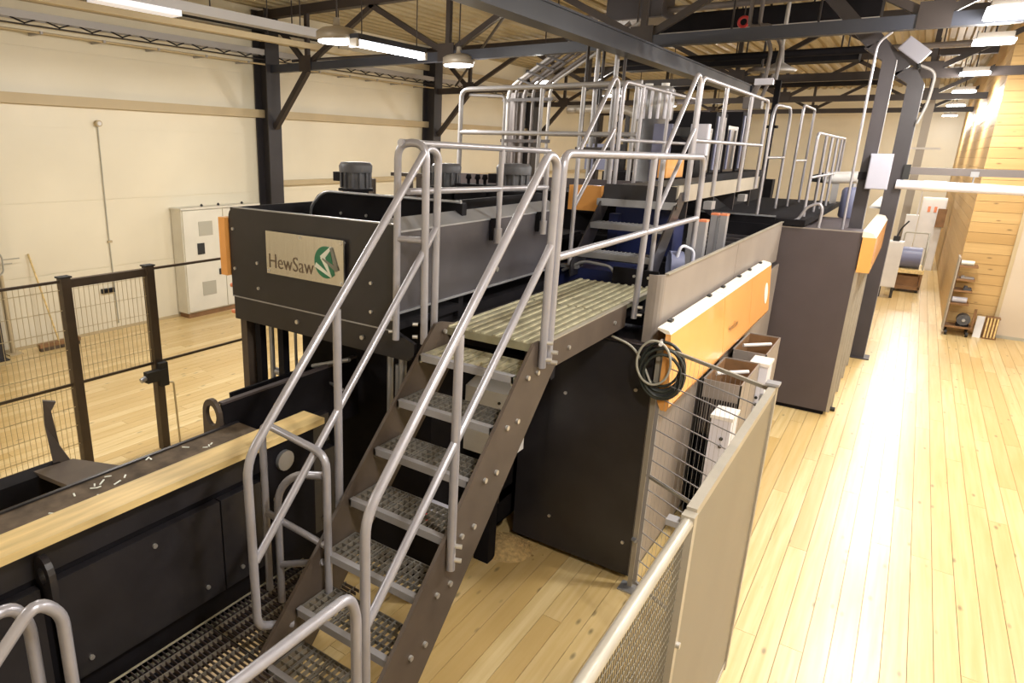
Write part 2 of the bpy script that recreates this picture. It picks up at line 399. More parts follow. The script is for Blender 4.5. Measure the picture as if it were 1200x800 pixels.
def panel_lamp(x, y, z, lab, power=1.0, ly=0.5):
    t = thing('panel_lamp', lab, 'lamp', (x, y, z), 'square panel lamps over the aisle')
    h = 0.21; hy = ly/2
    poly = []
    for (sx, sy, a0) in ((1, 1, 0), (-1, 1, 90), (-1, -1, 180), (1, -1, 270)):
        for k in range(5):
            a = math.radians(a0+k*22.5); poly.append((x+sx*(h-0.08)+0.08*math.cos(a), y+sy*(hy-0.08)+0.08*math.sin(a), z))
    part('lens', MB().prism(poly, (0, 0, 0.025)), 'lamp_glow', t)
    part('housing', MB().box(x-h+0.03, y-hy+0.03, z+0.025, x+h-0.03, y+hy-0.03, z+0.10), 'lamp_body', t)
    part('hanger', MB().cyl((x, y, z+0.1), (x, y, ZC), 0.012, 6), 'truss', t)
    area((x, y, z-0.015), 0.40, LAMP_W*power, 'SQUARE')
def tube_lamp(x, y, z, ln, lab, power=1.0):
    t = thing('tube_lamp', lab, 'lamp', (x, y, z))
    part('diffuser', MB().tube([(x, y-ln/2+.04, z), (x, y+ln/2-.04, z)], 0.055, n=12), 'lamp_glow', t)
    part('housing', MB().box(x-0.075, y-ln/2, z+0.03, x+0.075, y+ln/2, z+0.10), 'beam_blue', t)
    for s_ in (-1, 1):
        part('end_cap', MB().box(x-0.065, y+s_*ln/2-0.03, z-0.06, x+0.065, y+s_*ln/2+0.03, z+0.04), 'white', t)
        part('hanger', MB().cyl((x, y+s_*ln*0.4, z+0.1), (x, y+s_*ln*0.4, ZC), 0.008, 6), 'truss', t)
    area((x, y, z-0.07), 0.10, LAMP_W*power, 'RECTANGLE', ln-0.1)
for y, lab in ((-1.0, 'round bay lamp near the wall behind the viewer'), (3.6, 'round bay lamp over the safety fence, first beyond the viewer'), (7.0, 'round glowing bay lamp left of the bright tube lamp'), (9.95, 'round glowing bay lamp under the nearest truss chord, right of the tube lamp'),
               (13.1, 'small round bay lamp above the cable risers'), (17.0, 'small distant bay lamp seen through the stair handrail'), (21.5, 'distant bay lamp behind the silver duct'), (27.5, 'furthest bay lamp at the back, beside the gallery rail')):
    bay_lamp(-6.55, y, 4.7, lab, 0.85)
tube_lamp(-6.2, 7.7, 4.68, 1.5, 'long bright white tube lamp hung along the left bay', 1.0)
for y, ly, lab in ((1.5, .5, 'square panel lamp over the near aisle above the viewer'), (5.5, .5, 'square panel lamp over the aisle beside the mesh fence'), (9.4, .8, 'large panel lamp cut by the top right corner of the picture'), (11.6, .5, 'bright panel lamp just below the nearest truss at the right'),
               (15.7, .5, 'panel lamp over the aisle in front of the second truss'), (19.8, .5, 'panel lamp over the aisle beside the timber partition, third in view'),
               (24.9, .5, 'small panel lamp over the aisle, second from the back'), (30.9, .5, 'smallest panel lamp at the far end of the aisle')):
    panel_lamp(0.43, y, 4.8, lab, 1.2, ly)
for y, lab in ((2.0, 'added unseen square panel lamp over the open floor at the near right'), (7.5, 'added unseen square panel lamp over the open floor at the middle right'), (13.0, 'added unseen square panel lamp in front of the timber wall')):
    panel_lamp(3.6, y, 4.8, lab, 1.2)  # extra row out of view, added to light the right of the hall
# lamp trunking near the left wall
def trunk(x, z, y0, y1, w_, h_, m, lab):
    t = thing('lamp_trunking', lab, 'trunking', (x, (y0+y1)/2, z))
    part('channel', MB().box(x-w_/2, y0, z, x+w_/2, y1, z+h_), m, t)
    y = y0+0.4
    while y < y1:
        part('hanger', MB().cyl((x, y, z+h_), (x, y, ZC), 0.012, 6), 'truss', t); y += 1.9
    return t
t = trunk(-9.3, 5.25, 1.0, 9.6, 0.20, 0.14, 'tray', 'grey lamp trunking hung near the pale wall, carrying a white lamp at the top edge')
part('lamp_diffuser', MB().box(-9.42, 5.2, 5.17, -9.18, 6.5, 5.25), 'lamp_soft', t, 'white rectangular lamp diffuser')
trunk(-10.35, 5.42, 5.6, 11.0, 0.25, 0.16, 'black', 'black bar painting the dark gap between the two lamp trunkings near the pale wall')  # black bar paints the shade in the gap between the trunkings
trunk(-10.15, 5.20, 1.0, 12.0, 0.12, 0.10, 'girt', 'tan pipe like trunking hung closest to the pale wall')
# ------------------------------------------------------------------ cable tray on the left wall
t = thing('cable_tray', 'long grey ladder cable tray bracketed high along the pale wall', 'cable tray', (XL+0.25, 10, 5.0))
part('side_rail', MB().box(XL+0.38, 0, 5.12, XL+0.40, 26, 5.23), 'tray', t)
part('side_rail', MB().box(XL+0.15, 0, 5.13, XL+0.17, 26, 5.20), 'tray', t)
part('lower_pipe', MB().cyl((XL+0.38, 0, 4.95), (XL+0.38, 26, 4.95), 0.018, 8), 'girt', t)
part('upper_pipe', MB().cyl((XL+0.38, 0, 5.04), (XL+0.38, 26, 5.04), 0.012, 8), 'truss', t)
mb = MB()
for k in range(50):
    y = 0.3+k*0.52
    mb.bar((XL+0.39, y, 5.12), (XL+0.39, y+0.2, 5.06), 0.015, 0.02).bar((XL+0.39, y+0.2, 5.06), (XL+0.39, y+0.36, 5.12), 0.015, 0.02)
part('cable_loops', mb, 'black', t, 'sagging dark cables', 'stuff')
for k in range(26):
    y = 0.4+k
    part('bracket', MB().box(XL+0.02, y-0.02, 4.93, XL+0.42, y+0.02, 4.97), 'tray', t)
    part('rung', MB().box(XL+0.17, y-0.02, 5.14, XL+0.38, y+0.02, 5.16), 'tray', t)
# ------------------------------------------------------------------ things along the left wall
t = thing('electrical_cabinet', 'cream electrical cabinet with two doors standing against the pale wall', 'cabinet', (-11.38, 8.5, 0))
part('body', MB().box(-11.56, 7.6, 0.10, -11.24, 9.5, 2.14), 'cabinet', t)
part('plinth', MB().box(-11.55, 7.63, 0.0, -11.26, 9.48, 0.10), 'wood_dark', t)
part('top_rim', MB().box(-11.57, 7.58, 2.14, -11.20, 9.52, 2.17), 'cabinet', t)
for i, (a, b_) in enumerate(((7.62, 8.54), (8.56, 9.48))):
    d = part('door', MB().box(-11.24, a, 0.13, -11.21, b_, 2.12), 'cabinet', t)
    if i == 0:
        for z in (1.62, 0.42): part('vent_grille', MB().box(-11.21, a+0.34, z, -11.202, a+0.66, z+0.28), 'vent', d)
        part('display', MB().box(-11.21, a+0.28, 1.26, -11.195, a+0.44, 1.48), 'rubber', d)
    part('handle', MB().box(-11.21, b_-0.16, 0.80, -11.185, b_-0.12, 0.92), 'rubber', d)
for y in (8.2, 8.6, 9.2): part('lifting_eye', MB().lathe((-11.4, y, 2.17), [(0.02, 0), (0.03, 0.02), (0.01, 0.05)], 8), 'rubber', t)
t = thing('wall_sensor', 'small round sensor with a long thin cable down the pale wall', 'sensor', (-11.56, 6.33, 0.1))
part('head', MB().cyl((-11.585, 6.33, 3.67), (-11.50, 6.33, 3.67), 0.055, 12), 'girt', t)
part('ring', MB().cyl((-11.50, 6.33, 3.67), (-11.49, 6.33, 3.67), 0.035, 12), 'white', t)
part('cable', MB().tube([(-11.57, 6.33, 3.62), (-11.57, 6.31, 1.8), (-11.57, 6.32, 0.12)], 0.012, 0.02, 6), 'vent', t)
part('clip', MB().box(-11.585, 6.28, 1.62, -11.55, 6.36, 1.66), 'girt', t)
t = thing('socket_strip', 'small dark socket strip low on the pale wall beside the sensor cable', 'socket', (-11.58, 6.2, 0.72))
part('body', MB().box(-11.588, 6.06, 0.72, -11.54, 6.30, 0.80), 'rubber', t)
part('cap', MB().box(-11.54, 6.09, 0.735, -11.53, 6.27, 0.785), 'black', t)
t = thing('broom', 'long handled broom leaning against the pale wall behind the mesh fence', 'broom', (-11.25, 5.08, 0))
part('handle', MB().cyl((-11.56, 4.90, 1.58), (-11.25, 5.06, 0.10), 0.016, 8), 'tan_wood', t)
part('head', MB().box(-11.30, 4.72, 0.06, -11.19, 5.40, 0.12), 'wood_dark', t)
part('bristles', MB().box(-11.295, 4.73, 0.0, -11.195, 5.39, 0.06), 'dust_top', t)
t = thing('hook_stand', 'thin tan stand with wire hooks at the left picture edge', 'stand', (-11.45, 4.40, 0))
part('pole', MB().cyl((-11.45, 4.40, 0), (-11.45, 4.40, 1.3), 0.035, 8), 'girt', t)
part('loop', MB().tube([(-11.42, 4.36, 1.3), (-11.42, 4.44, 1.36), (-11.42, 4.45, 1.6), (-11.42, 4.36, 1.72)], 0.014, 0.06, 8), 'vent', t)
part('hook', MB().cyl((-11.42, 4.44, 1.55), (-11.42, 4.70, 1.55), 0.010, 6).cyl((-11.42, 4.44, 1.48), (-11.42, 4.58, 1.48), 0.010, 6), 'vent', t)
part('foot', MB().box(-11.56, 4.30, 0, -11.30, 4.50, 0.02), 'girt', t)
# ------------------------------------------------------------------ left safety fence with gate
FX = -6.45; FZ = 2.10
t = thing('safety_fence', 'brown wire mesh safety fence in front of the pale wall at the far left', 'fence', (FX, 1.2, 0))
for y in (0.2, 1.6): part('post', MB().box(FX-0.03, y-0.03, 0, FX+0.03, y+0.03, FZ), 'fence_post', t)
part('top_rail', MB().box(FX-0.012, 0.2, FZ-0.025, FX+0.012, 2.97, FZ), 'fence_post', t)
part('mid_rail', MB().box(FX-0.012, 0.2, 1.03, FX+0.012, 2.97, 1.055), 'fence_post', t)
part('bottom_rail', MB().box(FX-0.012, 0.2, 0.10, FX+0.012, 2.97, 0.125), 'fence_post', t)
mb = MB(); y = 0.25
while y < 2.96: mb.box(FX-0.0022, y, 0.12, FX+0.0022, y+0.0044, FZ-0.02); y += 0.05
z = 0.2
while z < 2.05: mb.box(FX-0.003, 0.2, z, FX+0.003, 2.97, z+0.006); z += 0.2
part('wire_mesh', mb, 'wire', t, kind='stuff')
t = thing('fence_gate', 'dark brown gate frame with lintel bar in the left mesh fence', 'gate', (FX, 3.46, 0))
for y in (3.02, 3.91): part('gate_post', MB().box(FX-0.045, y-0.045, 0, FX+0.045, y+0.045, FZ+0.02), 'fence_post', t)
for y in (3.02, 3.91): part('post_cap', MB().box(FX-0.05, y-0.06, FZ+0.02, FX+0.05, y+0.06, FZ+0.035), 'rubber', t)
part('lintel', MB().box(FX-0.03, 3.065, FZ-0.08, FX+0.03, 3.865, FZ), 'fence_post', t)
part('mid_rail', MB().box(FX-0.012, 3.065, 1.03, FX+0.012, 3.865, 1.055), 'fence_post', t)
mb = MB(); y = 3.10
while y < 3.86: mb.box(FX-0.002, y, 1.06, FX+0.002, y+0.004, FZ-0.08); y += 0.05
z = 1.2
while z < 2.0: mb.box(FX-0.002, 3.065, z, FX+0.002, 3.865, z+0.004); z += 0.2
part('wire_mesh', mb, 'wire', t, kind='stuff')
lk = part('lock', MB().box(FX+0.03, 3.72, 0.86, FX+0.11, 3.96, 0.98).box(FX+0.03, 3.88, 0.78, FX+0.10, 3.98, 1.05), 'rubber', t)
part('bolt_handle', MB().cyl((FX+0.07, 3.72, 0.92), (FX+0.07, 3.66, 0.90), 0.03, 8), 'galv', lk)
part('conduit', MB().tube([(FX+0.05, 3.95, 0.80), (FX+0.05, 4.06, 0.78), (FX+0.05, 4.08, 0.02)], 0.012, 0.03, 8), 'wire', t)
t = thing('fence_cable', 'open fence section of two thin dark rails between gate and saw hood', 'fence', (FX, 4.5, 0))
part('top_rail', MB().box(FX-0.012, 3.96, FZ-0.025, FX+0.012, 5.15, FZ), 'fence_post', t)
part('mid_rail', MB().box(FX-0.012, 3.96, 1.03, FX+0.012, 5.15, 1.055), 'fence_post', t)
part('post', MB().box(FX-0.03, 5.15, 0, FX+0.03, 5.21, FZ), 'fence_post', t)

# ------------------------------------------------------------------ infeed conveyor at the left
t = thing('infeed_conveyor', 'long dark infeed conveyor with tan top strip at the lower left', 'conveyor', (-3.1, 0.8, 0))
part('top_strip', MB().box(-3.01, -2.0, 1.66, -2.82, 2.85, 1.70), 'tan_wood', t, 'tan strip along the conveyor edge')  # strip in a tan grained colour
part('upper_side', MB().box(-3.0, -2.0, 1.46, -2.93, 3.0, 1.66), 'charcoal', t)
part('bed', MB().box(-3.24, -2.0, 1.62, -3.01, 2.5, 1.67), 'dust_top', t, 'dusty dark bed top')
part('far_side', MB().box(-3.26, -2.0, 1.30, -3.24, 2.5, 1.68), 'charcoal', t)
for a, b_ in ((-2.0, 1.06), (1.12, 2.05), (2.06, 3.0)):
    p = part('side_panel', MB().box(-2.93, a, 0.84, -2.88, b_, 1.43), 'charcoal', t)
    pts = [(-2.88, a+0.12, 0.93), (-2.88, b_-0.12, 0.93), (-2.88, a+0.55*(b_-a), 1.36)]
    for q in pts: part('bolt', MB().cyl(q, (q[0]+0.012, q[1], q[2]), 0.013, 8), 'bolt', p)
bp_ = part('bearing_plate', MB().box(-2.88, 2.38, 0.85, -2.855, 2.78, 1.66), 'black', t)
part('bearing', MB().cyl((-2.855, 2.52, 1.52), (-2.83, 2.52, 1.52), 0.065, 16), 'galv', bp_)
for z in (1.28, 1.22): part('bolt', MB().cyl((-2.855, 2.44, z), (-2.84, 2.44, z), 0.016, 8), 'bolt', bp_)
part('core', MB().box(-3.22, -2.0, 0.55, -2.95, 3.0, 1.46), 'black', t)
for y in (-1.2, 0.9, 2.6): part('leg', MB().box(-3.2, y-0.08, 0, -2.98, y+0.08, 0.55), 'black', t)
def eye_plate(cx, y, cz, rw, rh, rho, th, m):
    """upright plate in the XZ plane with a real hole"""
    mb = MB(); n = 20; out = []; inn = []
    for k in range(n):
        a = 2*math.pi*k/n
        r = 1.0
        ox = cx+rw*math.cos(a); oz = cz+rh*math.sin(a)
        if math.sin(a) < -0.2: oz = cz-rh*1.5; ox = cx+rw*1.05*(1 if math.cos(a) > 0 else -1)*min(1, abs(math.cos(a))*1.5)
        out.append((ox, oz)); inn.append((cx+rho*math.cos(a), cz+rho*1.25*math.sin(a)))
    vs = [(p[0], y, p[1]) for p in out]+[(p[0], y, p[1]) for p in inn]+[(p[0], y+th, p[1]) for p in out]+[(p[0], y+th, p[1]) for p in inn]
    fs = []
    for k in range(n):
        j = (k+1) % n
        fs += [(k, j, n+j, n+k), (2*n+k, 3*n+k, 3*n+j, 2*n+j), (k, 2*n+k, 2*n+j, j), (n+k, n+j, 3*n+j, 3*n+k)]
    return mb.add(vs, fs)
part('lifting_lug', eye_plate(-2.86, 1.07, 1.50, 0.075, 0.10, 0.035, 0.03, 'charcoal'), 'charcoal', t)
mb = MB()
for k in range(60):
    x = random.uniform(-3.23, -3.02); y = random.uniform(-1.0, 2.2); a = random.uniform(0, 3.1); l = random.uniform(0.015, 0.05)
    mb.bar((x, y, 1.673), (x+l*math.cos(a), y+l*math.sin(a), 1.675), 0.008, 0.004)
part('wood_shavings', mb, 'pale_ink', t, 'pale wood shavings', 'stuff')
t = thing('feed_trough', 'black feed trough with an eye plate at its end behind the tan strip', 'trough', (-3.45, 3.0, 1.2))
part('near_wall', MB().prism([(-3.28, 2.42, 1.45), (-3.28, 3.7, 1.45), (-3.30, 3.7, 1.80), (-3.30, 2.42, 1.80)], (-0.02, 0, 0)), 'black', t)
part('far_wall', MB().prism([(-3.60, 2.75, 1.35), (-3.60, 3.7, 1.35), (-3.64, 3.7, 1.70), (-3.64, 2.75, 1.70)], (-0.02, 0, 0)), 'black', t)
part('bottom', MB().box(-3.62, 2.75, 1.33, -3.28, 3.7, 1.45), 'black', t)
part('eye_plate', eye_plate(-3.375, 2.385, 1.72, 0.085, 0.11, 0.055, 0.03, 'charcoal'), 'stringer', t)
part('top_edge', MB().box(-3.335, 2.42, 1.80, -3.295, 3.7, 1.815), 'charcoal_lit', t)
for y in (2.8, 3.5): part('support', MB().box(-3.55, y, 0, -3.40, y+0.12, 1.33), 'black', t)
t = thing('side_arm', 'dark bent arm with an upright finger reaching out left of the conveyor', 'arm', (-4.3, 1.5, 0))
part('beam', MB().box(-4.52, -0.8, 1.10, -4.36, 1.90, 1.24), 'black', t)
part('finger', MB().prism([(-4.47, 1.86, 1.22), (-4.45, 1.97, 1.22), (-4.50, 1.93, 1.34), (-4.52, 1.915, 1.60), (-4.52, 1.955, 1.655), (-4.54, 1.88, 1.68), (-4.53, 1.865, 1.50)], (-0.03, 0.01, 0)), 'stringer', t)
part('plate', MB().prism([(-4.46, 1.72, 1.24), (-4.44, 1.98, 1.24), (-3.26, 2.05, 1.48), (-3.26, 1.62, 1.48)], (0, 0, -0.03)), 'stringer', t)
part('leg', MB().box(-4.50, 0.3, 0, -4.38, 0.42, 1.10), 'black', t)

# ------------------------------------------------------------------ saw hood with the name plate
HX0, HX1, HY, HZ0, HZ1 = -4.13, -2.52, 3.2, 2.265, 2.935
t = thing('saw_hood', 'dark grey saw machine hood carrying the silver name plate', 'machine', (-3.3, 3.4, 0))
fp = [(HX0, HY, HZ0), (HX1, HY, HZ0), (HX1, HY, HZ1)]
for k in range(6):
    a = math.radians(90+k*18); fp.append((HX0+0.07+0.07*math.cos(a), HY, HZ1-0.07+0.07*math.sin(a)))
front = part('front_panel', MB().prism(fp, (0, 0.02, 0)), 'charcoal', t)
for q in ((-3.82, 2.55), (-3.82, 2.36), (-2.72, 2.55), (-2.72, 2.36), (-4.08, 2.78), (-4.08, 2.48)):
    part('bolt', MB().cyl((q[0], HY, q[1]), (q[0], HY-0.012, q[1]), 0.012, 8), 'bolt', front)
part('edge_trim', MB().box(HX0+0.06, HY-0.004, HZ1, HX1, HY+0.02, HZ1+0.008), 'galv', t, 'bright metal top edge')
sk = part('lower_skirt', MB().prism([(HX0+0.01, HY+0.005, 2.08), (-2.42, HY+0.005, 2.08), (-2.37, HY+0.005, 2.13), (-2.37, HY+0.005, 2.20), (HX1, HY+0.005, 2.258), (HX0+0.01, HY+0.005, 2.258)], (0, 0.03, 0)), 'charcoal', t)
for x in (-3.42, -3.18, -2.80): part('bolt', MB().cyl((x, HY+0.005, 2.17), (x, HY-0.01, 2.17), 0.016, 8), 'bolt', sk)
part('seam_trim', MB().box(HX0, HY-0.003, 2.257, HX1, HY+0.01, 2.266), 'galv', t, 'thin bright seam')
side = part('side_panel', MB().box(-2.54, HY+0.02, 2.38, -2.51, 5.5, 2.90), 'side_steel', t, 'polished grey steel side panel')
part('side_lip', MB().prism([(-2.50, HY+0.02, 2.89), (-2.50, 5.5, 2.89), (-2.62, 5.5, 2.955), (-2.62, HY+0.02, 2.955)], (0.0, 0, 0.012)), 'galv', t, 'sloping bright lip')
part('side_seam', MB().box(-2.51, HY+0.02, 2.375, -2.50, 5.5, 2.388), 'galv', t)
for y in (4.45, 5.3): part('bolt', MB().cyl((-2.51, y, 2.50), (-2.50, y, 2.50), 0.02, 8), 'bolt', side)
part('far_side_panel', MB().box(HX0, HY+0.02, 2.08, HX0+0.02, 6.6, HZ1), 'charcoal', t)
part('orange_cover', MB().box(HX0-0.085, HY-0.03, 2.42, HX0-0.012, HY+0.05, 2.86), 'orange', t, 'orange side cover')
for z in (2.12, 2.33): part('hinge', MB().cyl((HX0-0.01, HY+0.04, z), (HX0-0.06, HY+0.04, z), 0.018, 8), 'sign_orange', t)
ic = [(-4.05, 4.0, 2.2), (-2.56, 4.0, 2.2), (-2.56, 4.0, 3.02)]
for k in range(6):
    a = math.radians(90+k*18); ic.append((-4.05+0.16+0.16*math.cos(a), 4.0, 3.03-0.16+0.16*math.sin(a)))
inner = part('inner_cover', MB().prism(ic, (0, 0.06, 0)), 'black', t)
part('inner_side', MB().box(-2.70, 4.06, 2.30, -2.66, 5.45, 3.03), 'black', t)
part('inner_deck', MB().box(-4.05, 4.06, 2.56, -2.70, 6.5, 2.60), 'black', t)
mb = MB().tube([(-4.055, 3.985, 2.75), (-4.055, 3.985, 2.90), (-3.9, 3.985, 3.035), (-2.56, 3.985, 3.03)], 0.012, 0.08, 6)
part('rim', mb, 'galv', inner)
for x in (-3.72, -3.45): part('bolt', MB().cyl((x, 4.0, 2.87), (x, 3.99, 2.87), 0.012, 8), 'bolt', inner)
part('inner_floor', MB().box(HX0+0.02, HY+0.03, 2.25, -2.55, 4.0, 2.30), 'black', t)
for x in (-3.98, -3.72): part('leg', MB().box(x-0.03, 3.3, 0.0, x+0.03, 3.36, 2.08), 'black', t)
part('corner_leg', MB().box(-4.13, 3.26, 0.0, -4.06, 3.36, 2.08), 'stringer', t)
part('guide_rod', MB().cyl((-3.86, 3.34, 1.3), (-3.86, 3.34, 2.08), 0.018, 8).cyl((-3.90, 3.36, 1.3), (-3.90, 3.36, 2.08), 0.012, 8), 'galv', t)
part('valve', MB().cyl((-3.88, 3.36, 1.66), (-3.68, 3.36, 1.66), 0.03, 8).cyl((-3.75, 3.40, 1.35), (-3.75, 3.40, 1.62), 0.07, 10), 'galv', t)
part('frame_tube', MB().tube([(-3.68, 3.42, 1.2), (-3.68, 3.42, 2.08)], 0.012, n=8), 'galv', t)
part('brace_tube', MB().cyl((-3.50, 3.42, 1.76), (-3.10, 3.40, 1.90), 0.016, 8).cyl((-3.50, 3.42, 1.70), (-3.15, 3.38, 1.66), 0.012, 8), 'galv', t)
part('lower_body', MB().box(-3.95, 3.75, 0.0, -2.60, 6.6, 2.24), 'black', t)
part('hanging_cylinder', MB().cyl((-2.62, 3.28, 1.60), (-2.62, 3.28, 2.08), 0.022, 8).cyl((-2.50, 3.26, 1.72), (-2.50, 3.26, 2.08), 0.028, 8).cyl((-2.54, 3.26, 1.8), (-2.54, 3.26, 2.02), 0.018, 8), 'galv', t)
# name plate
np_ = part('name_plate', MB().box(-3.68, HY-0.035, 2.50, -2.93, HY-0.022, 2.805), 'stainless', t, 'brushed silver name plate with brown lettering and green emblem')
for q in ((-3.66, 2.52), (-3.33, 2.785), (-2.95, 2.785), (-2.95, 2.52)):
    part('stud', MB().cyl((q[0], HY, q[1]), (q[0], HY-0.042, q[1]), 0.010, 8), 'bolt', np_)
def text_mesh(txt, size, depth):
    cu = bpy.data.curves.new('lettering', 'FONT'); cu.body = txt; cu.size = size; cu.extrude = depth; cu.offset = -0.0012; cu.resolution_u = 3
    o = bpy.data.objects.new('tmp_text', cu); C.objects.link(o)
    dg = bpy.context.evaluated_depsgraph_get()
    me = bpy.data.meshes.new_from_object(o.evaluated_get(dg)); bpy.data.objects.remove(o); return me
me = text_mesh('HewSaw', 0.135, 0.002)
xs = [v.co.x for v in me.vertices]; wx = max(xs)-min(xs); mx_ = min(xs); off = ROOT[np_.name]
for v in me.vertices:
    u, vv, d_ = v.co; v.co = Vector((-3.650+(u-mx_)*0.445/wx, HY-0.037+d_*0.5, 2.545+vv*1.10))-off
me.materials.clear(); me.materials.append(MAT['brown_ink'])
lt = bpy.data.objects.new('lettering', me); C.objects.link(lt); lt.parent = np_; ROOT[lt.name] = off
cx, cz, rr = -3.085, 2.645, 0.108
def lp(u, v, y): return (cx+u*rr, y, cz+v*rr)
arc = [lp(math.cos(math.radians(a)), math.sin(math.radians(a)), HY-0.038) for a in range(72, 316, 9)]
part('emblem_disc', MB().prism(arc, (0, 0.003, 0)), 'green_ink', np_)
def stroke(p, q, w0, w1, y):
    p = Vector((p[0], p[1])); q = Vector((q[0], q[1])); d = (q-p).normalized(); n_ = Vector((-d.y, d.x))
    return [lp(*(p+n_*w0/2), y), lp(*(q+n_*w1/2), y), lp(*(q-n_*w1/2), y), lp(*(p-n_*w0/2), y)]
part('emblem_stroke', MB().prism(stroke((-0.9, -0.22), (0.45, -0.86), 0.30, 0.12, HY-0.041), (0, 0.003, 0)).prism(stroke((0.42, -0.86), (-0.3, 0.34), 0.10, 0.38, HY-0.0412), (0, 0.003, 0)).prism(stroke((-0.36, 0.22), (0.45, 0.95), 0.36, 0.16, HY-0.0414), (0, 0.003, 0)), 'pale_ink', np_)
part('emblem_stroke', MB().prism(stroke((0.45, 0.95), (0.95, -0.42), 0.20, 0.26, HY-0.0425), (0, 0.003, 0)).prism(stroke((-0.28, 0.22), (0.92, -0.36), 0.10, 0.30, HY-0.0427), (0, 0.003, 0)), 'grey_ink', np_)

# ------------------------------------------------------------------ stair with grating treads
SXL, SXR = -2.25, -1.61
NY, NZ, DY, DZ = 3.10, 2.186, 0.214, 0.2325
t = thing('metal_stair', 'steep steel stair with open grating treads in the middle foreground', 'stairs', (-1.93, 2.4, 0.6))
def stringer_poly(x):
    return [(x, 1.83, 0.62), (x, 2.06, 0.62), (x, 3.60, 2.15), (x, 3.60, 2.28), (x, 3.36, 2.34), (x, 3.28, 2.34), (x, 1.73, 0.82), (x, 1.73, 0.72)]
sl = part('stringer', MB().prism(stringer_poly(SXL-0.03), (0.02, 0, 0)), 'stringer', t)
sr = part('stringer', MB().prism(stringer_poly(SXR+0.01), (0.02, 0, 0)), 'stringer', t)
for k in range(7):
    y = NY-k*DY; z = NZ-k*DZ
    for st, x, ax in ((sr, SXR+0.03, 0.014), (sl, SXL-0.01, 0.012)):
        for dy in (0.10, 0.22):
            zz = z-0.03-(0.10-dy)*0.35
            part('bolt', MB().cyl((x, y+dy+0.02, z-0.03), (x+ax, y+dy+0.02, z-0.03), 0.015, 8), 'bolt', st)
for s_, x in ((0, SXL+0.002), (1, SXR+0.03)):
    part('bolt', MB().cyl((x, 3.36, 2.28), (x+0.014, 3.36, 2.28), 0.015, 8).cyl((x, 3.46, 2.20), (x+0.014, 3.46, 2.20), 0.015, 8), 'bolt', sl if s_ == 0 else sr)
def grate(mb, x0, y0, x1, y1, z, px, py, h=0.03, th=0.004):
    """open bar grating: bars along Y every px, bars along X every py"""
    x = x0
    while x <= x1+1e-6: mb.box(x-th/2, y0, z-h, x+th/2, y1, z); x += px
    y = y0
    while y <= y1+1e-6: mb.box(x0, y-th/2, z-h*0.8, x1, y+th/2, z-0.001); y += py
    return mb
for k in range(7):
    y = NY-k*DY; z = NZ-k*DZ; dep = 0.30 if k == 0 else 0.255
    mb = grate(MB(), SXL+0.012, y+0.035, SXR-0.012, y+dep, z, 0.0385, 0.05 if k else 0.09, 0.028, 0.005 if k else 0.006)
    if k == 0:
        x = SXL+0.03
        while x < SXR-0.02: mb.box(x-0.011, y+0.035, z-0.004, x+0.011, y+dep, z); x += 0.062
    else:
        x = SXL+0.10
        while x < SXR-0.05: mb.box(x-0.004, y+0.035, z-0.01, x+0.004, y+dep, z+0.001); x += 0.125
    mb.box(SXL, y, z-0.05, SXL+0.01, y+dep, z).box(SXR-0.01, y, z-0.05, SXR, y+dep, z).box(SXL, y+dep, z-0.03, SXR, y+dep+0.006, z)
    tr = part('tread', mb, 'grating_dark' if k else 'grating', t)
    part('nosing', MB().prism([(SXL, y, z+0.002), (SXL, y+0.035, z+0.004), (SXL, y+0.035, z-0.005), (SXL, y+0.008, z-0.005), (SXL, y+0.008, z-0.04), (SXL, y, z-0.04)], (SXR-SXL, 0, 0)), 'rail_far', tr)

R = 0.023
RX, LX = -1.555, -2.31
t = thing('stair_handrail', 'pale grey tube handrail on the right side of the steep stair', 'handrail', (RX, 2.5, 0.9))
part('top_rail', MB().tube([(RX, 1.79, 0.80), (RX, 1.79, 1.95), (RX, 3.24, 3.38), (RX, 3.345, 3.34), (RX, 3.345, 3.2), (RX, 3.345, 2.19)], R, 0.10), 'rail', t)
part('mid_rail', MB().tube([(RX, 1.80, 1.43), (RX, 3.345, 2.90)], R*0.9), 'rail', t)
part('post', MB().tube([(RX, 2.45, 2.58), (RX, 2.45, 1.34)], R), 'rail', t)
for y, z in ((2.45, 1.40), (2.45, 1.48), (3.345, 2.24), (3.345, 2.34)): part('bolt', MB().cyl((RX, y+0.0, z), (RX+0.05, y+0.02, z), 0.012, 8), 'bolt', t)
t = thing('stair_handrail', 'pale grey tube handrail on the left side of the steep stair', 'handrail', (LX, 2.5, 0.9))
part('top_rail', MB().tube([(SXL-0.02, 2.02, 0.93), (LX, 1.93, 0.96), (LX, 1.82, 1.02), (LX, 1.81, 1.96), (LX, 3.22, 3.40), (LX, 3.33, 3.36), (LX, 3.33, 3.2), (LX, 3.33, 2.28)], R, 0.10), 'rail', t)
part('mid_rail', MB().tube([(LX, 1.83, 1.40), (LX, 3.33, 2.93)], R*0.9), 'rail', t)
part('post', MB().tube([(LX, 2.44, 2.58), (LX, 2.44, 1.42)], R), 'rail', t)
t = thing('gap_rail', 'narrow looped tube rail closing the gap between saw hood and platform', 'handrail', (-2.4, 3.2, 2.2))
part('loop', MB().tube([(-2.49, 3.17, 2.22), (-2.49, 3.17, 3.42), (-2.30, 3.19, 3.42), (-2.30, 3.21, 2.22)], R, 0.09), 'rail', t)
part('cross_bar', MB().tube([(-2.49, 3.17, 2.86), (-2.30, 3.21, 2.86)], R*0.9), 'rail', t)
for x in (-2.49, -2.30):
    for z in (2.27, 2.35): part('bolt', MB().cyl((x-0.02, 3.17, z), (x-0.045, 3.15, z), 0.012, 8), 'bolt', t)
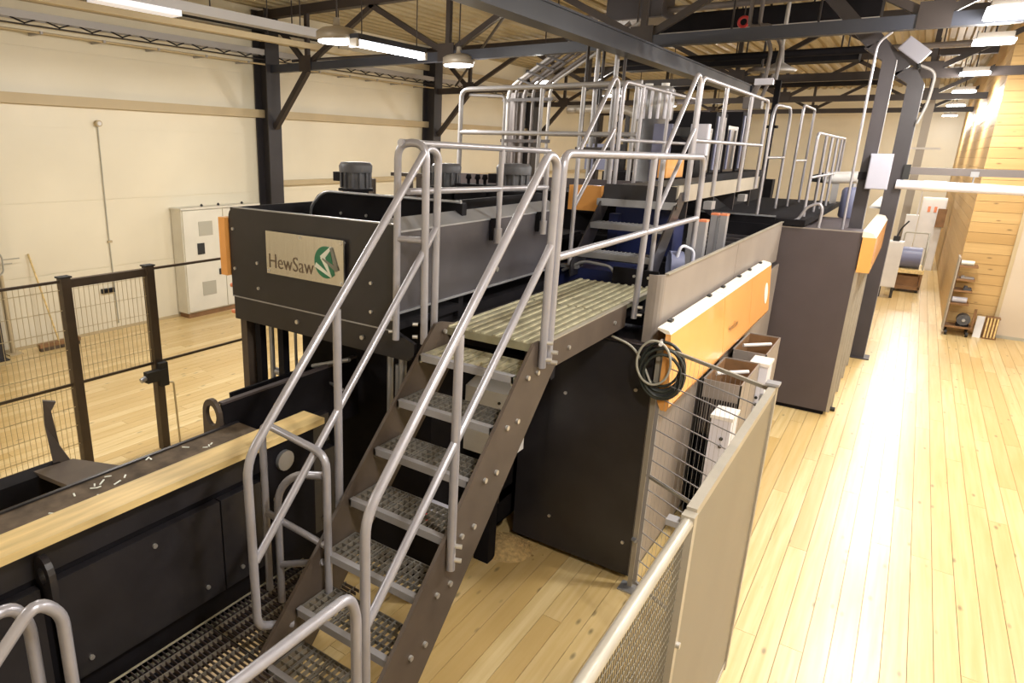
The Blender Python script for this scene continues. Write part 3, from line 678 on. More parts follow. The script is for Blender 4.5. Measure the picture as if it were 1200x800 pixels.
t = thing('gap_gate', 'low U shaped tube guard between conveyor and stair foot', 'guard rail', (-2.5, 2.25, 0.8))
part('frame', MB().tube([(-2.72, 2.25, 0.80), (-2.72, 2.25, 1.90), (-2.22, 2.25, 1.85), (-2.22, 2.25, 1.0)], R*0.95, 0.09), 'rail', t)
part('inner_frame', MB().tube([(-2.58, 2.22, 0.80), (-2.58, 2.22, 1.52), (-2.44, 2.22, 1.68), (-2.25, 2.25, 1.72)], R*0.95, 0.16), 'rail', t)
part('cross_bar', MB().tube([(-2.72, 2.25, 1.33), (-2.24, 2.25, 1.30)], R*0.85), 'rail', t)
part('lower_bar', MB().tube([(-2.56, 2.22, 1.06), (-2.25, 2.24, 1.20)], R*0.85), 'rail', t)

# ------------------------------------------------------------------ landing at the stair foot
LZ = 0.79
t = thing('landing', 'dark grating landing at the foot of the steep stair', 'platform', (-2.2, 1.2, 0))
for (gx1, gy0, gy1) in ((-1.60, -0.6, 1.83), (-2.30, 1.84, 2.6)):
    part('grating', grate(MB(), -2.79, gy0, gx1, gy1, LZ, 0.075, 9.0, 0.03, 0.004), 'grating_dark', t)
    part('cross_bars', grate(MB(), -2.79, gy0, gx1, gy1, LZ-0.002, 9.0, 0.03, 0.028, 0.004), 'charcoal_lit', t)
part('edge_bar', MB().box(-2.80, -0.6, LZ-0.06, -2.79, 2.6, LZ+0.004), 'grating', t)
part('edge_bar', MB().box(-1.60, -0.6, LZ-0.06, -1.585, 1.83, LZ+0.004), 'grating', t)
part('edge_bar', MB().box(-2.30, 1.83, LZ-0.04, -1.60, 1.85, LZ+0.002), 'rail_far', t)
part('beam', MB().box(-2.78, -0.5, 0.60, -2.70, 2.6, 0.74), 'black', t); part('beam', MB().box(-1.70, -0.5, 0.60, -1.62, 1.8, 0.74), 'black', t)
for x in (-2.74, -1.66):
    for y in (0.0, 1.6): part('leg', MB().box(x-0.04, y-0.04, 0, x+0.04, y+0.04, 0.60), 'black', t)
t = thing('landing_rail', 'tube rail with a rounded end at the bottom centre, right of the landing', 'handrail', (-1.48, 1.0, 0.7))
part('top_rail', MB().tube([(-1.50, -0.6, 1.70), (-1.50, 1.63, 1.70), (-1.50, 1.67, 1.6), (-1.50, 1.67, 0.72)], R, 0.07), 'rail', t)
part('mid_rail', MB().tube([(-1.50, -0.6, 1.22), (-1.50, 1.65, 1.22)], R*0.9), 'rail', t)
part('post', MB().tube([(-1.50, 0.2, 1.70), (-1.50, 0.2, 0.72)], R), 'rail', t)
t = thing('lower_rail', 'rounded tube rail end at the bottom left corner, the outer one', 'handrail', (-2.3, 0.5, 0.8))
part('top_rail', MB().tube([(-2.32, -0.6, 1.78), (-2.32, 0.76, 1.80), (-2.32, 0.80, 1.7), (-2.32, 0.80, 0.80)], R, 0.09), 'rail', t)
part('mid_rail', MB().tube([(-2.32, -0.6, 1.3), (-2.32, 0.79, 1.3)], R*0.9), 'rail', t)
t = thing('lower_rail', 'sloping tube rail end at the bottom left corner, the inner one', 'handrail', (-2.15, 0.5, 0.8))
part('top_rail', MB().tube([(-2.18, 0.26, 1.35), (-2.18, 0.78, 1.87), (-2.18, 0.86, 1.78), (-2.18, 0.86, 0.80)], R, 0.09), 'rail', t)
part('mid_rail', MB().tube([(-2.18, 0.38, 0.95), (-2.18, 0.86, 1.42)], R*0.9), 'rail', t)

# ------------------------------------------------------------------ working platform
PZ = 2.30
t = thing('work_platform', 'pale slatted steel work platform at the top of the steep stair', 'platform', (-1.95, 4.6, 1.9))
for (a, b_) in ((3.42, 4.48), (4.495, 5.56)):
    for (xa, xb) in ((-2.275, -1.945), (-1.935, -1.61)):
        pl = part('deck_panel', MB().box(xa, a, PZ-0.012, xb, b_, PZ-0.006).box(xa, a, PZ-0.05, xa+0.004, b_, PZ-0.012).box(xb-0.004, a, PZ-0.05, xb, b_, PZ-0.012), 'deck_flat', t)
        rd = MB(); x = xa+0.004
        while x < xb-0.01:
            rd.box(x, a+0.004, PZ-0.006, x+0.018, b_-0.004, PZ+0.003); x += 0.0640
        part('ridges', rd, 'grating', pl, kind='stuff')
part('front_edge', MB().box(-2.275, 3.412, 2.245, -1.61, 3.42, PZ-0.006), 'deck_flat', t)
f_ = part('fascia', MB().box(-1.605, 3.42, 2.12, -1.595, 4.84, PZ-0.004), 'stringer', t)
part('recess_shade', MB().box(-1.70, 4.84, 2.12, -1.68, 5.56, PZ-0.035), 'black', t)  # black plate paints the dark recess beyond the end of the fascia
for y in (3.8, 4.6): part('bolt', MB().cyl((-1.595, y, 2.20), (-1.582, y, 2.20), 0.014, 8), 'bolt', f_)
part('edge_strip', MB().box(-1.62, 3.42, PZ-0.004, -1.592, 5.56, PZ+0.006), 'fence_frame', t)
part('fascia', MB().box(-2.295, 3.42, 2.12, -2.285, 5.56, PZ+0.003), 'black', t)
part('end_plate', MB().box(-1.99, 5.56, 2.22, -1.60, 5.58, PZ+0.14), 'black', t)
for q in ((-1.80, 2.38), (-1.80, 2.30), (-1.68, 2.38), (-1.68, 2.30)): part('bolt', MB().cyl((q[0], 5.56, q[1]), (q[0], 5.55, q[1]), 0.012, 8), 'bolt', t)
for y in (3.6, 5.3): part('support', MB().box(-2.28, y, 2.03, -1.61, y+0.06, 2.12), 'black', t)
PX = -1.555
t = thing('platform_rail', 'pale tube rail with two bars along the right side of the work platform', 'handrail', (PX, 4.5, 2.2))
part('top_rail', MB().tube([(PX, 3.42, 2.20), (PX, 3.42, 3.38), (PX, 6.30, 3.36), (PX, 6.35, 3.2), (PX, 6.35, 2.55)], R*1.05, 0.09), 'rail', t)
part('mid_rail', MB().tube([(PX, 3.42, 2.82), (PX, 6.35, 2.83)], R), 'rail', t)
part('post', MB().tube([(PX, 4.96, 3.36), (PX, 4.90, 2.18)], R), 'rail', t)
for y, z in ((3.42, 2.27), (3.42, 2.21), (4.90, 2.27), (4.90, 2.21)): part('bolt', MB().cyl((PX+0.02, y, z), (PX+0.055, y+0.01, z), 0.013, 8), 'bolt', t)
t = thing('hood_rail', 'tube rail with two bars mounted along the top of the saw hood', 'handrail', (-2.47, 4.5, 2.7))
part('top_rail', MB().tube([(-2.45, 3.14, 3.42), (-2.45, 5.1, 3.385)], R*0.95), 'rail', t)
part('mid_rail', MB().tube([(-2.45, 3.22, 3.14), (-2.45, 5.1, 3.10)], R*0.9), 'rail', t)
for y in (4.33, 5.08):
    part('post', MB().tube([(-2.45, y, 3.40), (-2.45, y, 2.74)], R*0.9), 'rail', t)
    part('socket', MB().cyl((-2.45, y, 2.72), (-2.45, y, 2.83), 0.032, 10), 'rail', t)
    part('clamp', MB().box(-2.505, y-0.03, 2.74, -2.47, y+0.03, 2.90), 'black', t)

# ------------------------------------------------------------------ near dark cabinet, guard and orange covers
t = thing('machine_base', 'dark brown machine base cabinet under the work platform', 'cabinet', (-1.85, 5.6, 0))
mb = MB().prism([(-2.40, 4.81, 0.05), (-1.33, 4.81, 0.05), (-1.31, 4.83, 0.05), (-1.31, 9.9, 0.05), (-2.40, 9.9, 0.05)], (0, 0, 1.96))
part('body', mb, 'charcoal', t)
fpn = part('front_panel', MB().box(-2.13, 4.795, 0.06, -1.33, 4.81, 2.0), 'charcoal', t)
for q in ((-1.44, 1.66), (-1.40, 0.35), (-2.05, 0.35), (-2.0, 1.5)): part('bolt', MB().cyl((q[0], 4.795, q[1]), (q[0], 4.783, q[1]), 0.014, 8), 'bolt', fpn)
part('side_panel', MB().box(-1.31, 4.9, 0.10, -1.30, 9.9, 2.0), 'warm_grey', t, 'warm grey side panel')
part('foot', MB().box(-2.38, 4.9, 0, -1.34, 9.8, 0.05), 'black', t)
part('top_flange', MB().box(-2.38, 4.80, 2.01, -1.33, 4.9, 2.018), 'charcoal_lit', t)
t = thing('guard_panel', 'warm grey sheet guard above the orange covers beside the platform', 'guard', (-1.4, 7.2, 2.0))
def guard(y0, y1, corner):
    if corner:
        pts = [(-1.455, y0), (-1.42, y0)]
        for k in range(5):
            a = math.radians(-90+k*22.5); pts.append((-1.42+0.07*math.cos(a), y0+0.07+0.07*math.sin(a)))
        pts += [(-1.35, y1)]; inn = [(-1.36, y1), (-1.36, y0+0.08), (-1.42, y0+0.012), (-1.455, y0+0.012)]
        pts += inn
    else: pts = [(-1.35, y0), (-1.35, y1), (-1.362, y1), (-1.362, y0)]
    return MB().prism([(p[0], p[1], 2.03) for p in pts], (0, 0, 0.51))
part('sheet', guard(4.83, 7.3, True), 'warm_grey', t); part('sheet', guard(7.31, 9.95, False), 'warm_grey', t)
part('top_edge', MB().box(-1.365, 4.9, 2.54, -1.335, 9.95, 2.55), 'fence_frame', t)
for (a, b_), lab in (((4.70, 6.34), 'orange machine cover nearest the cable coil'), ((6.35, 7.55), 'orange machine cover in the middle of the row'), ((7.56, 8.66), 'orange machine cover furthest along, beside the tall dark cabinet')):
    t = thing('orange_cover', lab, 'cover', (-1.25, (a+b_)/2, 1.58), 'orange covers along the machine side')
    part('face', MB().prism([(-1.25, a, 1.64), (-1.22, a, 1.58), (-1.18, a, 1.58), (-1.165, a, 1.62), (-1.215, a, 2.155), (-1.25, a, 2.155)], (0, b_-a, 0)), 'orange', t)
    part('top_edge', MB().prism([(-1.215, a, 2.155), (-1.25, a, 2.155), (-1.31, a, 2.18), (-1.31, a, 2.195), (-1.23, a, 2.18)], (0, b_-a, 0)), 'orange_edge', t, 'sloping top edge painted bright as if strongly lit')
    for y in (a+0.25, b_-0.25): part('latch', MB().box(-1.31, y-0.035, 2.19, -1.28, y+0.035, 2.208), 'rubber', t)
    for y in (a+0.2, b_-0.28): part('bracket', MB().box(-1.30, y, 1.8, -1.24, y+0.08, 1.9), 'black', t)
covers = [o for o in bpy.data.objects if o.get('group') == 'orange covers along the machine side']
covers.sort(key=lambda o: o.location.y)
def on_cover(y, z): return (-1.162-(z-1.62)*0.0935, y, z)
me = text_mesh('HewSaw', 0.10, 0.001)
xs = [v.co.x for v in me.vertices]; wx = max(xs)-min(xs); mx_ = min(xs); off = ROOT[covers[1].name]
for v in me.vertices:
    u, vv, d_ = v.co; v.co = Vector(on_cover(6.55+(u-mx_)*0.40/wx, 1.78+vv))-off
me.materials.clear(); me.materials.append(MAT['brown_ink'])
lt = bpy.data.objects.new('lettering', me); C.objects.link(lt); lt.parent = covers[1]; ROOT[lt.name] = off
poly = [on_cover(8.40+0.10*math.cos(2*math.pi*q/18), 1.86+0.12*math.sin(2*math.pi*q/18)) for q in range(18)]
part('emblem', MB().prism(poly, (0.003, 0, 0)), 'pale_ink', covers[2], 'small pale oval emblem')
# coil of cable on the mesh post
t = thing('cable_coil', 'coil of dark cable hanging on the mesh door post beside the orange cover', 'cable', (-1.27, 4.92, 1.7))
cols = ['cable', 'rubber', 'vent']
for k in range(7):
    pts = []; rr_ = 0.165+0.014*(k % 3); cz_ = 1.93-0.012*k; ph = k*0.4
    for j in range(21):
        a = 2*math.pi*j/20; pts.append((-1.25+rr_*0.80*math.cos(a)+0.004*k, 4.705-0.010*k+0.015*math.sin(a+ph), cz_+rr_*1.0*math.sin(a)))
    part('loop', MB().tube(pts, 0.011, 0.03, 6, 2), cols[k % 3] if k % 3 < 2 else 'cable', t)
part('loop', MB().tube([(-1.29+0.12*math.cos(2*math.pi*j/20), 4.625, 1.95+0.165*math.sin(2*math.pi*j/20)) for j in range(21)], 0.009, 0.03, 6, 2), 'vent', t, 'grey green cable loop')
part('lead', MB().tube([(-1.66, 4.77, 2.05), (-1.50, 4.76, 2.01), (-1.40, 4.72, 1.92), (-1.30, 4.66, 1.78)], 0.009, 0.08, 6), 'vent', t)
part('hook', MB().cyl((-1.29, 4.77, 2.085), (-1.25, 4.60, 2.10), 0.014, 8), 'white', t)

# ------------------------------------------------------------------ right hand fence
A_ = Vector((-1.29, 4.76)); B_ = Vector((-0.48, 4.28))
t = thing('mesh_door', 'light wire mesh door panel across the corner beside the orange covers', 'fence panel', (-0.9, 4.5, 0))
def on_ab(u, z, o=0.0):
    d = (B_-A_).normalized(); n_ = Vector((d.y, -d.x)); p = A_+(B_-A_)*u+n_*o; return (p.x, p.y, z)
part('frame_post', MB().bar(on_ab(0, 0.0), on_ab(0, 2.06), 0.035, 0.035), 'fence_frame', t)
part('frame_post', MB().bar(on_ab(0.05, 0.06), on_ab(0.05, 2.05), 0.028, 0.028), 'rail_far', t)
part('frame_post', MB().bar(on_ab(0.975, 0.06), on_ab(0.975, 2.04), 0.03, 0.03), 'fence_frame', t)
for z, nm in ((2.04, 'top_rail'), (1.02, 'mid_rail'), (0.08, 'bottom_rail')): part(nm, MB().bar(on_ab(0.03, z), on_ab(0.98, z), 0.022, 0.022), 'fence_frame' if z > .5 else 'rail_far', t)
mb = MB(); z = 0.16
while z < 2.0: mb.bar(on_ab(0.04, z), on_ab(0.975, z), 0.007, 0.007); z += 0.125
k = 0.08
while k < 0.97: mb.bar(on_ab(k, 0.08, 0.004), on_ab(k, 2.04, 0.004), 0.0016, 0.0016); k += 0.04
part('wire_mesh', mb, 'rail_far', t, kind='stuff')
for z in (0.45, 1.75): part('hinge', MB().cyl(on_ab(0.0, z, 0.03), on_ab(0.04, z, 0.03), 0.018, 8), 'galv', t)
part('latch', MB().bar(on_ab(0.90, 1.0, 0.02), on_ab(1.0, 0.97, 0.02), 0.06, 0.05), 'fence_frame', t)
part('foot', MB().box(-1.36, 4.66, 0, -1.22, 4.80, 0.012), 'galv', t)
t = thing('sheet_fence', 'solid beige sheet fence panel along the aisle, the further one', 'fence panel', (-0.48, 3.4, 0))
part('sheet', MB().box(-0.474, 2.52, 0.06, -0.466, 4.27, 2.03), 'fence_sheet', t)
part('top_rail', MB().box(-0.50, 2.50, 2.025, -0.46, 4.27, 2.065), 'fence_frame', t)
part('bottom_rail', MB().box(-0.50, 2.50, 0.03, -0.46, 4.27, 0.07), 'fence_frame', t)
part('post', MB().box(-0.505, 4.27, 0, -0.455, 4.32, 2.07), 'fence_frame', t)
part('post', MB().box(-0.505, 2.45, 0, -0.455, 2.50, 2.05), 'fence_frame', t)
part('post_cap', MB().box(-0.52, 4.25, 2.07, -0.445, 4.33, 2.085), 'rail_far', t)
part('clamp', MB().box(-0.56, 2.45, 1.985, -0.50, 2.50, 2.01), 'rail_far', t)
part('clamp', MB().box(-0.54, 4.24, 1.97, -0.505, 4.29, 2.0), 'rail_far', t)
for z in (1.45, 0.6): part('bolt', MB().cyl((-0.455, 2.475, z), (-0.44, 2.475, z), 0.014, 8), 'bolt', t)
t = thing('mesh_fence', 'see-through wire mesh fence panel along the aisle, the nearer one', 'fence panel', (-0.48, 1.5, 0))
part('top_rail', MB().cyl((-0.48, 0.3, 2.02), (-0.48, 2.45, 2.02), 0.024, 10), 'fence_frame', t)
part('bottom_rail', MB().box(-0.50, 0.3, 0.05, -0.46, 2.45, 0.09), 'fence_frame', t)
part('post', MB().box(-0.505, 0.25, 0, -0.455, 0.30, 2.05), 'fence_frame', t)
mb = MB(); y = 0.32
while y < 2.45: mb.box(-0.4815, y, 0.09, -0.4785, y+0.003, 2.01); y += 0.022
z = 0.12
while z < 2.0: mb.box(-0.482, 0.30, z, -0.478, 2.45, z+0.004); z += 0.05
part('wire_mesh', mb, 'fence_sheet', t, kind='stuff')

# ------------------------------------------------------------------ bins and drives behind the mesh door
for (y0, lab) in ((6.15, 'open topped dark lined bin nearest behind the mesh door'), (7.35, 'open topped dark lined bin further back, under the orange cover end')):
    t = thing('open_bin', lab, 'bin', (-1.08, y0+0.45, 0), 'open bins beside the machine')
    x0, x1, y1, z1 = -1.26, -0.93, y0+0.85, 1.42
    part('body', MB().box(x0, y0, 0.05, x0+0.012, y1, z1).box(x1-0.012, y0, 0.05, x1, y1, z1).box(x0, y0, 0.05, x1, y0+0.012, z1).box(x0, y1-0.012, 0.05, x1, y1, z1).box(x0, y0, 0.05, x1, y1, 0.9), 'warm_grey', t)
    part('lining', MB().box(x0+0.013, y0+0.013, 0.9, x1-0.013, y1-0.013, 0.92).box(x0+0.012, y0+0.012, 0.92, x0+0.016, y1-0.012, z1-0.01).box(x0+0.012, y1-0.016, 0.92, x1-0.012, y1-0.012, z1-0.01).box(x1-0.016, y0+0.012, 0.92, x1-0.012, y1-0.012, z1-0.01), 'wood_dark', t)
    part('carry_bar', MB().cyl((x0+0.05, y0+0.3, z1-0.02), (x1-0.05, y0+0.55, z1-0.02), 0.02, 8), 'white', t)
    for k in range(14): part('grille_slat', MB().box(x0+0.02+k*0.022, y0-0.008, 0.25, x0+0.03+k*0.022, y0, 1.25), 'black', t)
    for dx in (0.04, 0.28): part('foot', MB().box(x0+dx-0.03, y0+0.05, 0, x0+dx+0.03, y1-0.05, 0.05), 'rubber', t)
for (y0, z1, lab) in ((5.75, 1.22, 'white drive box behind the mesh door, nearer one'), (7.04, 1.38, 'white drive box between bins and tall dark cabinet')):
    xo = -0.12 if y0 > 7 else -0.16
    t = thing('drive_box', lab, 'box', (-0.82+xo, y0+0.12, 0))
    part('housing', MB().box(-0.90+xo, y0, 0.30, -0.74+xo, y0+0.26, z1), 'bluewhite', t)
    part('cap', MB().box(-0.91+xo, y0-0.01, z1, -0.73+xo, y0+0.27, z1+0.03), 'white', t)
    part('stand', MB().box(-0.86+xo, y0+0.06, 0, -0.78+xo, y0+0.2, 0.30), 'warm_grey', t)
    for z in (0.98, 1.05): part('connector', MB().cyl((-0.80+xo, y0, z), (-0.80+xo, y0-0.015, z), 0.015, 8), 'rubber', t)
# ------------------------------------------------------------------ tall dark cabinet
t = thing('tall_cabinet', 'tall dark grey machine enclosure standing at the aisle', 'cabinet', (-0.93, 11.5, 0))
part('body', MB().box(-1.42, 10.02, 0.06, -0.45, 10.6, 2.47), 'charcoal_lit', t)
part('plinth', MB().box(-1.38, 10.06, 0, -0.48, 10.55, 0.06), 'black', t)
part('rear_body', MB().box(-1.42, 10.6, 0.06, -0.72, 13.2, 2.40), 'charcoal_lit', t)
part('edge_trim', MB().box(-0.45, 10.02, 0.06, -0.41, 10.07, 2.0), 'fence_frame', t)
part('orange_band', MB().box(-0.44, 10.0, 1.98, -0.30, 13.2, 2.42), 'orange', t, 'orange side band')
part('band_top', MB().prism([(-0.45, 10.0, 2.42), (-0.30, 10.0, 2.42), (-0.34, 10.0, 2.48), (-0.45, 10.0, 2.50)], (0, 3.2, 0)), 'orange_edge', t)
for y in (10.4, 11.2, 12.0, 12.8): part('side_post', MB().box(-0.45, y-0.03, 0.02, -0.40, y+0.03, 1.98), 'fence_frame', t)
part('side_sheet', MB().box(-0.45, 10.1, 0.10, -0.435, 13.1, 1.95), 'warm_grey', t)
part('caster', MB().cyl((-0.42, 10.3, 0.03), (-0.36, 10.3, 0.03), 0.03, 8), 'rubber', t)
part('top_flange', MB().box(-1.42, 10.02, 2.47, -0.45, 10.05, 2.485), 'warm_grey', t)

# ------------------------------------------------------------------ upper stair and gallery
GZ = 3.0; GX0, GX1 = -2.38, -1.72
t = thing('upper_stair', 'short dark stair of three steps from platform up to the gallery', 'stairs', (-2.05, 5.9, 2.3))
for k, (y, z) in enumerate(((5.70, 2.52), (5.93, 2.76))):
    mb = grate(MB(), GX0, y, GX1, y+0.24, z, 0.04, 0.05, 0.03, 0.006).box(GX0, y, z-0.05, GX1, y+0.012, z+0.002)
    mb.box(GX0+.01, y+.02, z-.012, GX1-.01, y+.23, z-.008)
    part('tread', mb, 'galv', t)
for x in (GX0-0.02, GX1+0.005): part('stringer', MB().prism([(x, 5.58, 2.3), (x, 5.80, 2.3), (x, 6.44, 2.98), (x, 6.44, 3.05), (x, 6.28, 3.05), (x, 5.58, 2.42)], (0.015, 0, 0)), 'charcoal', t)
t = thing('gallery', 'raised walkway gallery behind the platform with a grey toe board', 'platform', (-2.05, 8.0, 2.9))
mb = MB(); x = GX0
while x < GX1: mb.box(x, 6.22, GZ-0.01, x+0.03, 9.9, GZ); x += 0.045
y = 6.22
while y < 9.9: mb.box(GX0, y, GZ-0.035, GX1, y+0.01, GZ-0.01); y += 0.2
part('deck_panel', mb, 'grating', t)
part('fascia', MB().box(GX0, 6.20, 2.93, GX1, 6.22, GZ+0.10), 'charcoal', t, 'dark front plate with bolts')
part('nose', MB().box(GX0-0.05, 6.16, 2.90, GX1+0.02, 6.2, 2.965), 'galv', t)
part('toe_board', MB().box(GX1-0.005, 6.22, 2.96, GX1+0.015, 9.9, 3.11), 'fence_frame', t, 'pale grey toe board')
part('toe_board', MB().box(GX0-0.015, 6.22, 2.96, GX0, 9.9, 3.08), 'charcoal', t)
for y in (6.6, 7.6, 8.6, 9.5): part('bracket', MB().prism([(GX1, y, 2.95), (GX1, y, 2.75), (GX1-0.3, y, 2.95)], (0, 0.03, 0)), 'charcoal', t)
for y in (7.3, 8.9): part('junction_box', MB().box(GX1-0.02, y, 2.84, GX1+0.06, y+0.16, 2.92), 'rail_far', t)
GR = 0.020
def gal_rail(name, label, x, y0, y1, ztop, zbase, posts, zm=None, cap0=True, cap1=True, m='rail'):
    t = thing(name, label, 'handrail', (x, (y0+y1)/2, zbase))
    pts = []
    if cap0: pts += [(x, y0, zbase)]
    pts += [(x, y0, ztop), (x, y1, ztop)]
    if cap1: pts += [(x, y1, zbase)]
    part('top_rail', MB().tube(pts, GR, 0.09, 8), m, t)
    zm = zm or (ztop*0.52+zbase*0.48)
    part('mid_rail', MB().tube([(x, y0, zm), (x, y1, zm)], GR*0.9, n=8), m, t)
    for y in posts: part('post', MB().tube([(x, y, ztop), (x, y, zbase)], GR, n=8), m, t)
    return t
gal_rail('gallery_rail', 'bright tube rail along the aisle side of the gallery', -1.69, 6.45, 9.6, 4.03, 2.97, (7.4, 8.6), 3.50)
gal_rail('gallery_rail', 'tube rail on the far side of the gallery in front of the silver duct', -2.42, 6.55, 9.2, 4.03, 2.97, (7.1, 8.0), 3.50)
for x, lab in ((-1.69, 'right sloping handrail of the short upper stair'), (-2.42, 'left sloping handrail of the short upper stair')):
    t = thing('upper_handrail', lab, 'handrail', (x, 6.0, 2.35))
    part('top_rail', MB().tube([(x, 5.62, 2.40), (x, 5.62, 3.38), (x, 6.30, 4.05), (x, 6.40, 4.0), (x, 6.40, 2.97)], GR, 0.08, 8), 'rail', t)
    part('mid_rail', MB().tube([(x, 5.62, 2.92), (x, 6.40, 3.60)], GR*0.9, n=8), 'rail', t)
t = thing('crossover_rail', 'grey tube rail with two bars crossing behind the saw hood', 'handrail', (-4.3, 8.0, 3.0))
part('top_rail', MB().tube([(-5.2, 8.0, 3.0), (-5.2, 8.0, 4.15), (-2.75, 8.0, 4.15)], 0.032, 0.12, 8), 'rail_far', t)
part('mid_rail', MB().tube([(-5.2, 8.0, 3.6), (-2.75, 8.0, 3.58)], 0.030, n=8), 'rail_far', t)
for x in (-4.0, -3.45, -2.8): part('post', MB().tube([(x, 8.0, 4.15), (x, 8.0, 3.0)], 0.026, n=8), 'rail_far', t)
part('inner_loop', MB().tube([(-5.1, 8.05, 4.08), (-4.55, 8.05, 4.05), (-4.55, 8.05, 3.0)], 0.02, 0.06, 8), 'rail_far', t)
t = thing('crossover_deck', 'dark walkway carrying the crossing rail behind the saw hood', 'platform', (-4.2, 8.3, 2.9))
part('deck', MB().box(-5.3, 7.95, 2.93, -2.6, 8.9, 3.0), 'charcoal', t)
part('edge', MB().box(-5.3, 7.93, 2.92, -2.6, 7.95, 3.06), 'charcoal_lit', t)
for y in (8.0, 8.7): part('leg', MB().box(-5.25, y, 0, -5.13, y+0.12, 2.93), 'black', t)
t = thing('loop_rail', 'single tall rounded tube loop at the far end of the gallery', 'handrail', (-1.70, 10.8, 2.7))
part('loop', MB().tube([(-1.70, 10.1, 2.6), (-1.70, 10.1, 4.02), (-1.70, 11.5, 4.05), (-1.70, 11.5, 2.6)], GR, 0.25, 8), 'rail', t)
part('mid_rail', MB().tube([(-1.70, 10.1, 3.35), (-1.70, 11.5, 3.35)], GR*0.9, n=8), 'rail', t)
gal_rail('loop_rail', 'pair of tube posts with a short top rail beyond the rounded loop', -1.68, 12.5, 13.8, 4.15, 2.55, (), 3.3)
gal_rail('far_rail', 'distant tube rail stepping down toward the portal frame posts', -1.2, 10.6, 14.4, 3.68, 2.55, (11.6, 12.4, 13.2, 13.9), 3.1)
t = thing('far_walkway', 'dark walkway under the distant tube rails', 'platform', (-1.5, 12.4, 2.4))
part('deck', MB().box(-2.4, 10.0, 2.50, -1.1, 14.6, 2.58), 'black', t)
part('edge', MB().box(-2.4, 9.97, 2.595, -1.45, 10.0, 2.615), 'galv', t)
part('front_skirt', MB().box(-2.4, 9.98, 2.3, -1.45, 9.995, 2.595), 'black', t)
part('hook_rail', MB().tube([(-1.28, 10.05, 2.55), (-1.20, 10.1, 2.57), (-1.12, 10.1, 2.75), (-0.98, 10.1, 2.80), (-0.94, 10.1, 2.72), (-0.95, 10.1, 2.49)], 0.02, 0.08, 8), 'rail', t)
part('support', MB().box(-2.3, 10.2, 0, -2.1, 14.4, 2.5), 'black', t)

# ------------------------------------------------------------------ machinery between hood and gallery
def motor(x, y, z, h, r, lab):
    t = thing('electric_motor', lab, 'motor', (x, y, z), 'upright electric motors on the saw')
    part('body', MB().lathe((x, y, z), [(r*0.95, 0), (r*0.95, h*0.62)], 16), 'motor', t)
    for k in range(12):
        a = 2*math.pi*k/12; part('fin', MB().bar((x+r*math.cos(a), y+r*math.sin(a), z+0.01), (x+r*math.cos(a), y+r*math.sin(a), z+h*0.6), 0.012, 0.03), 'motor', t)
    part('fan_cowl', MB().lathe((x, y, z), [(r*1.12, h*0.60), (r*1.15, h*0.85), (r*1.0, h*0.98), (r*0.5, h)], 16), 'motor', t)
    part('terminal_box', MB().box(x-r-0.09, y-0.06, z+h*0.25, x-r+0.01, y+0.06, z+h*0.60), 'black', t)
    part('flange', MB().lathe((x, y, z-0.02), [(r*1.2, 0), (r*1.2, 0.02)], 16), 'black', t)
    part('pedestal', MB().lathe((x, y, 2.60), [(r*1.1, 0), (r*0.9, z-2.62)], 12), 'black', t)
motor(-4.05, 4.55, 3.03, 0.23, 0.13, 'upright dark motor on the hood, the leftmost one')
motor(-3.72, 5.5, 3.03, 0.22, 0.13, 'upright dark motor behind the stair handrail loop')
motor(-2.98, 5.5, 3.03, 0.24, 0.14, 'upright dark motor behind the hood rail, the rightmost one')
t = thing('valve_block', 'small dark valve block with knobs on the hood between two motors', 'valve', (-3.35, 5.5, 3.03))
part('base', MB().box(-3.55, 5.4, 2.60, -3.2, 5.6, 3.07), 'black', t)
for x in (-3.46, -3.36, -3.28): part('knob', MB().lathe((x, 5.5, 3.07), [(0.015, 0), (0.015, 0.04), (0.03, 0.05), (0.02, 0.09)], 8), 'black', t)
t = thing('control_console', 'dark bracket frame standing on the hood beside the leftmost motor', 'frame', (-4.2, 4.8, 2.9))
part('back', MB().box(-4.45, 4.9, 2.0, -4.15, 4.95, 3.10), 'stringer', t)
for x in (-3.72, -3.60): part('upright', MB().box(x, 4.85, 2.60, x+0.05, 4.9, 3.15), 'stringer', t)
part('crossbar', MB().box(-3.9, 4.86, 3.14, -3.5, 4.9, 3.17), 'stringer', t)
part('hose', MB().tube([(-4.25, 4.6, 2.9), (-4.2, 4.6, 3.1), (-4.1, 4.6, 3.08)], 0.015, 0.06, 8), 'galv', t)
t = thing('saw_machine', 'black saw machine body between hood and gallery', 'machine', (-3.2, 9.0, 0))
part('main_block', MB().box(-4.0, 6.7, 0.0, -2.45, 9.8, 2.55), 'black', t)
part('upper_block', MB().box(-3.6, 7.0, 2.55, -2.5, 7.9, 2.95), 'black', t)
part('side_block', MB().box(-3.9, 10.0, 0, -2.4, 14.5, 3.1), 'black', t)
part('drum', MB().cyl((-2.75, 9.3, 3.25), (-2.75, 9.85, 3.25), 0.36, 20), 'black', t)
part('blue_block', MB().box(-2.45, 6.75, 2.40, -1.85, 7.1, 2.85), 'blue', t, 'deep blue machine block')
part('blue_column', MB().box(-2.42, 6.5, 2.35, -2.33, 6.6, 2.80), 'blue', t)
part('lower_blue', MB().box(-2.6, 5.75, 2.05, -2.0, 6.3, 2.36), 'blue', t)
part('pipe', MB().tube([(-2.5, 5.66, 2.33), (-2.3, 5.66, 2.44), (-2.05, 5.66, 2.42), (-2.0, 5.66, 2.35)], 0.014, 0.05, 8), 'galv', t)
part('fitting', MB().cyl((-2.42, 5.68, 2.32), (-2.42, 5.68, 2.46), 0.025, 8).box(-2.52, 5.66, 2.36, -2.36, 5.72, 2.39), 'galv', t)
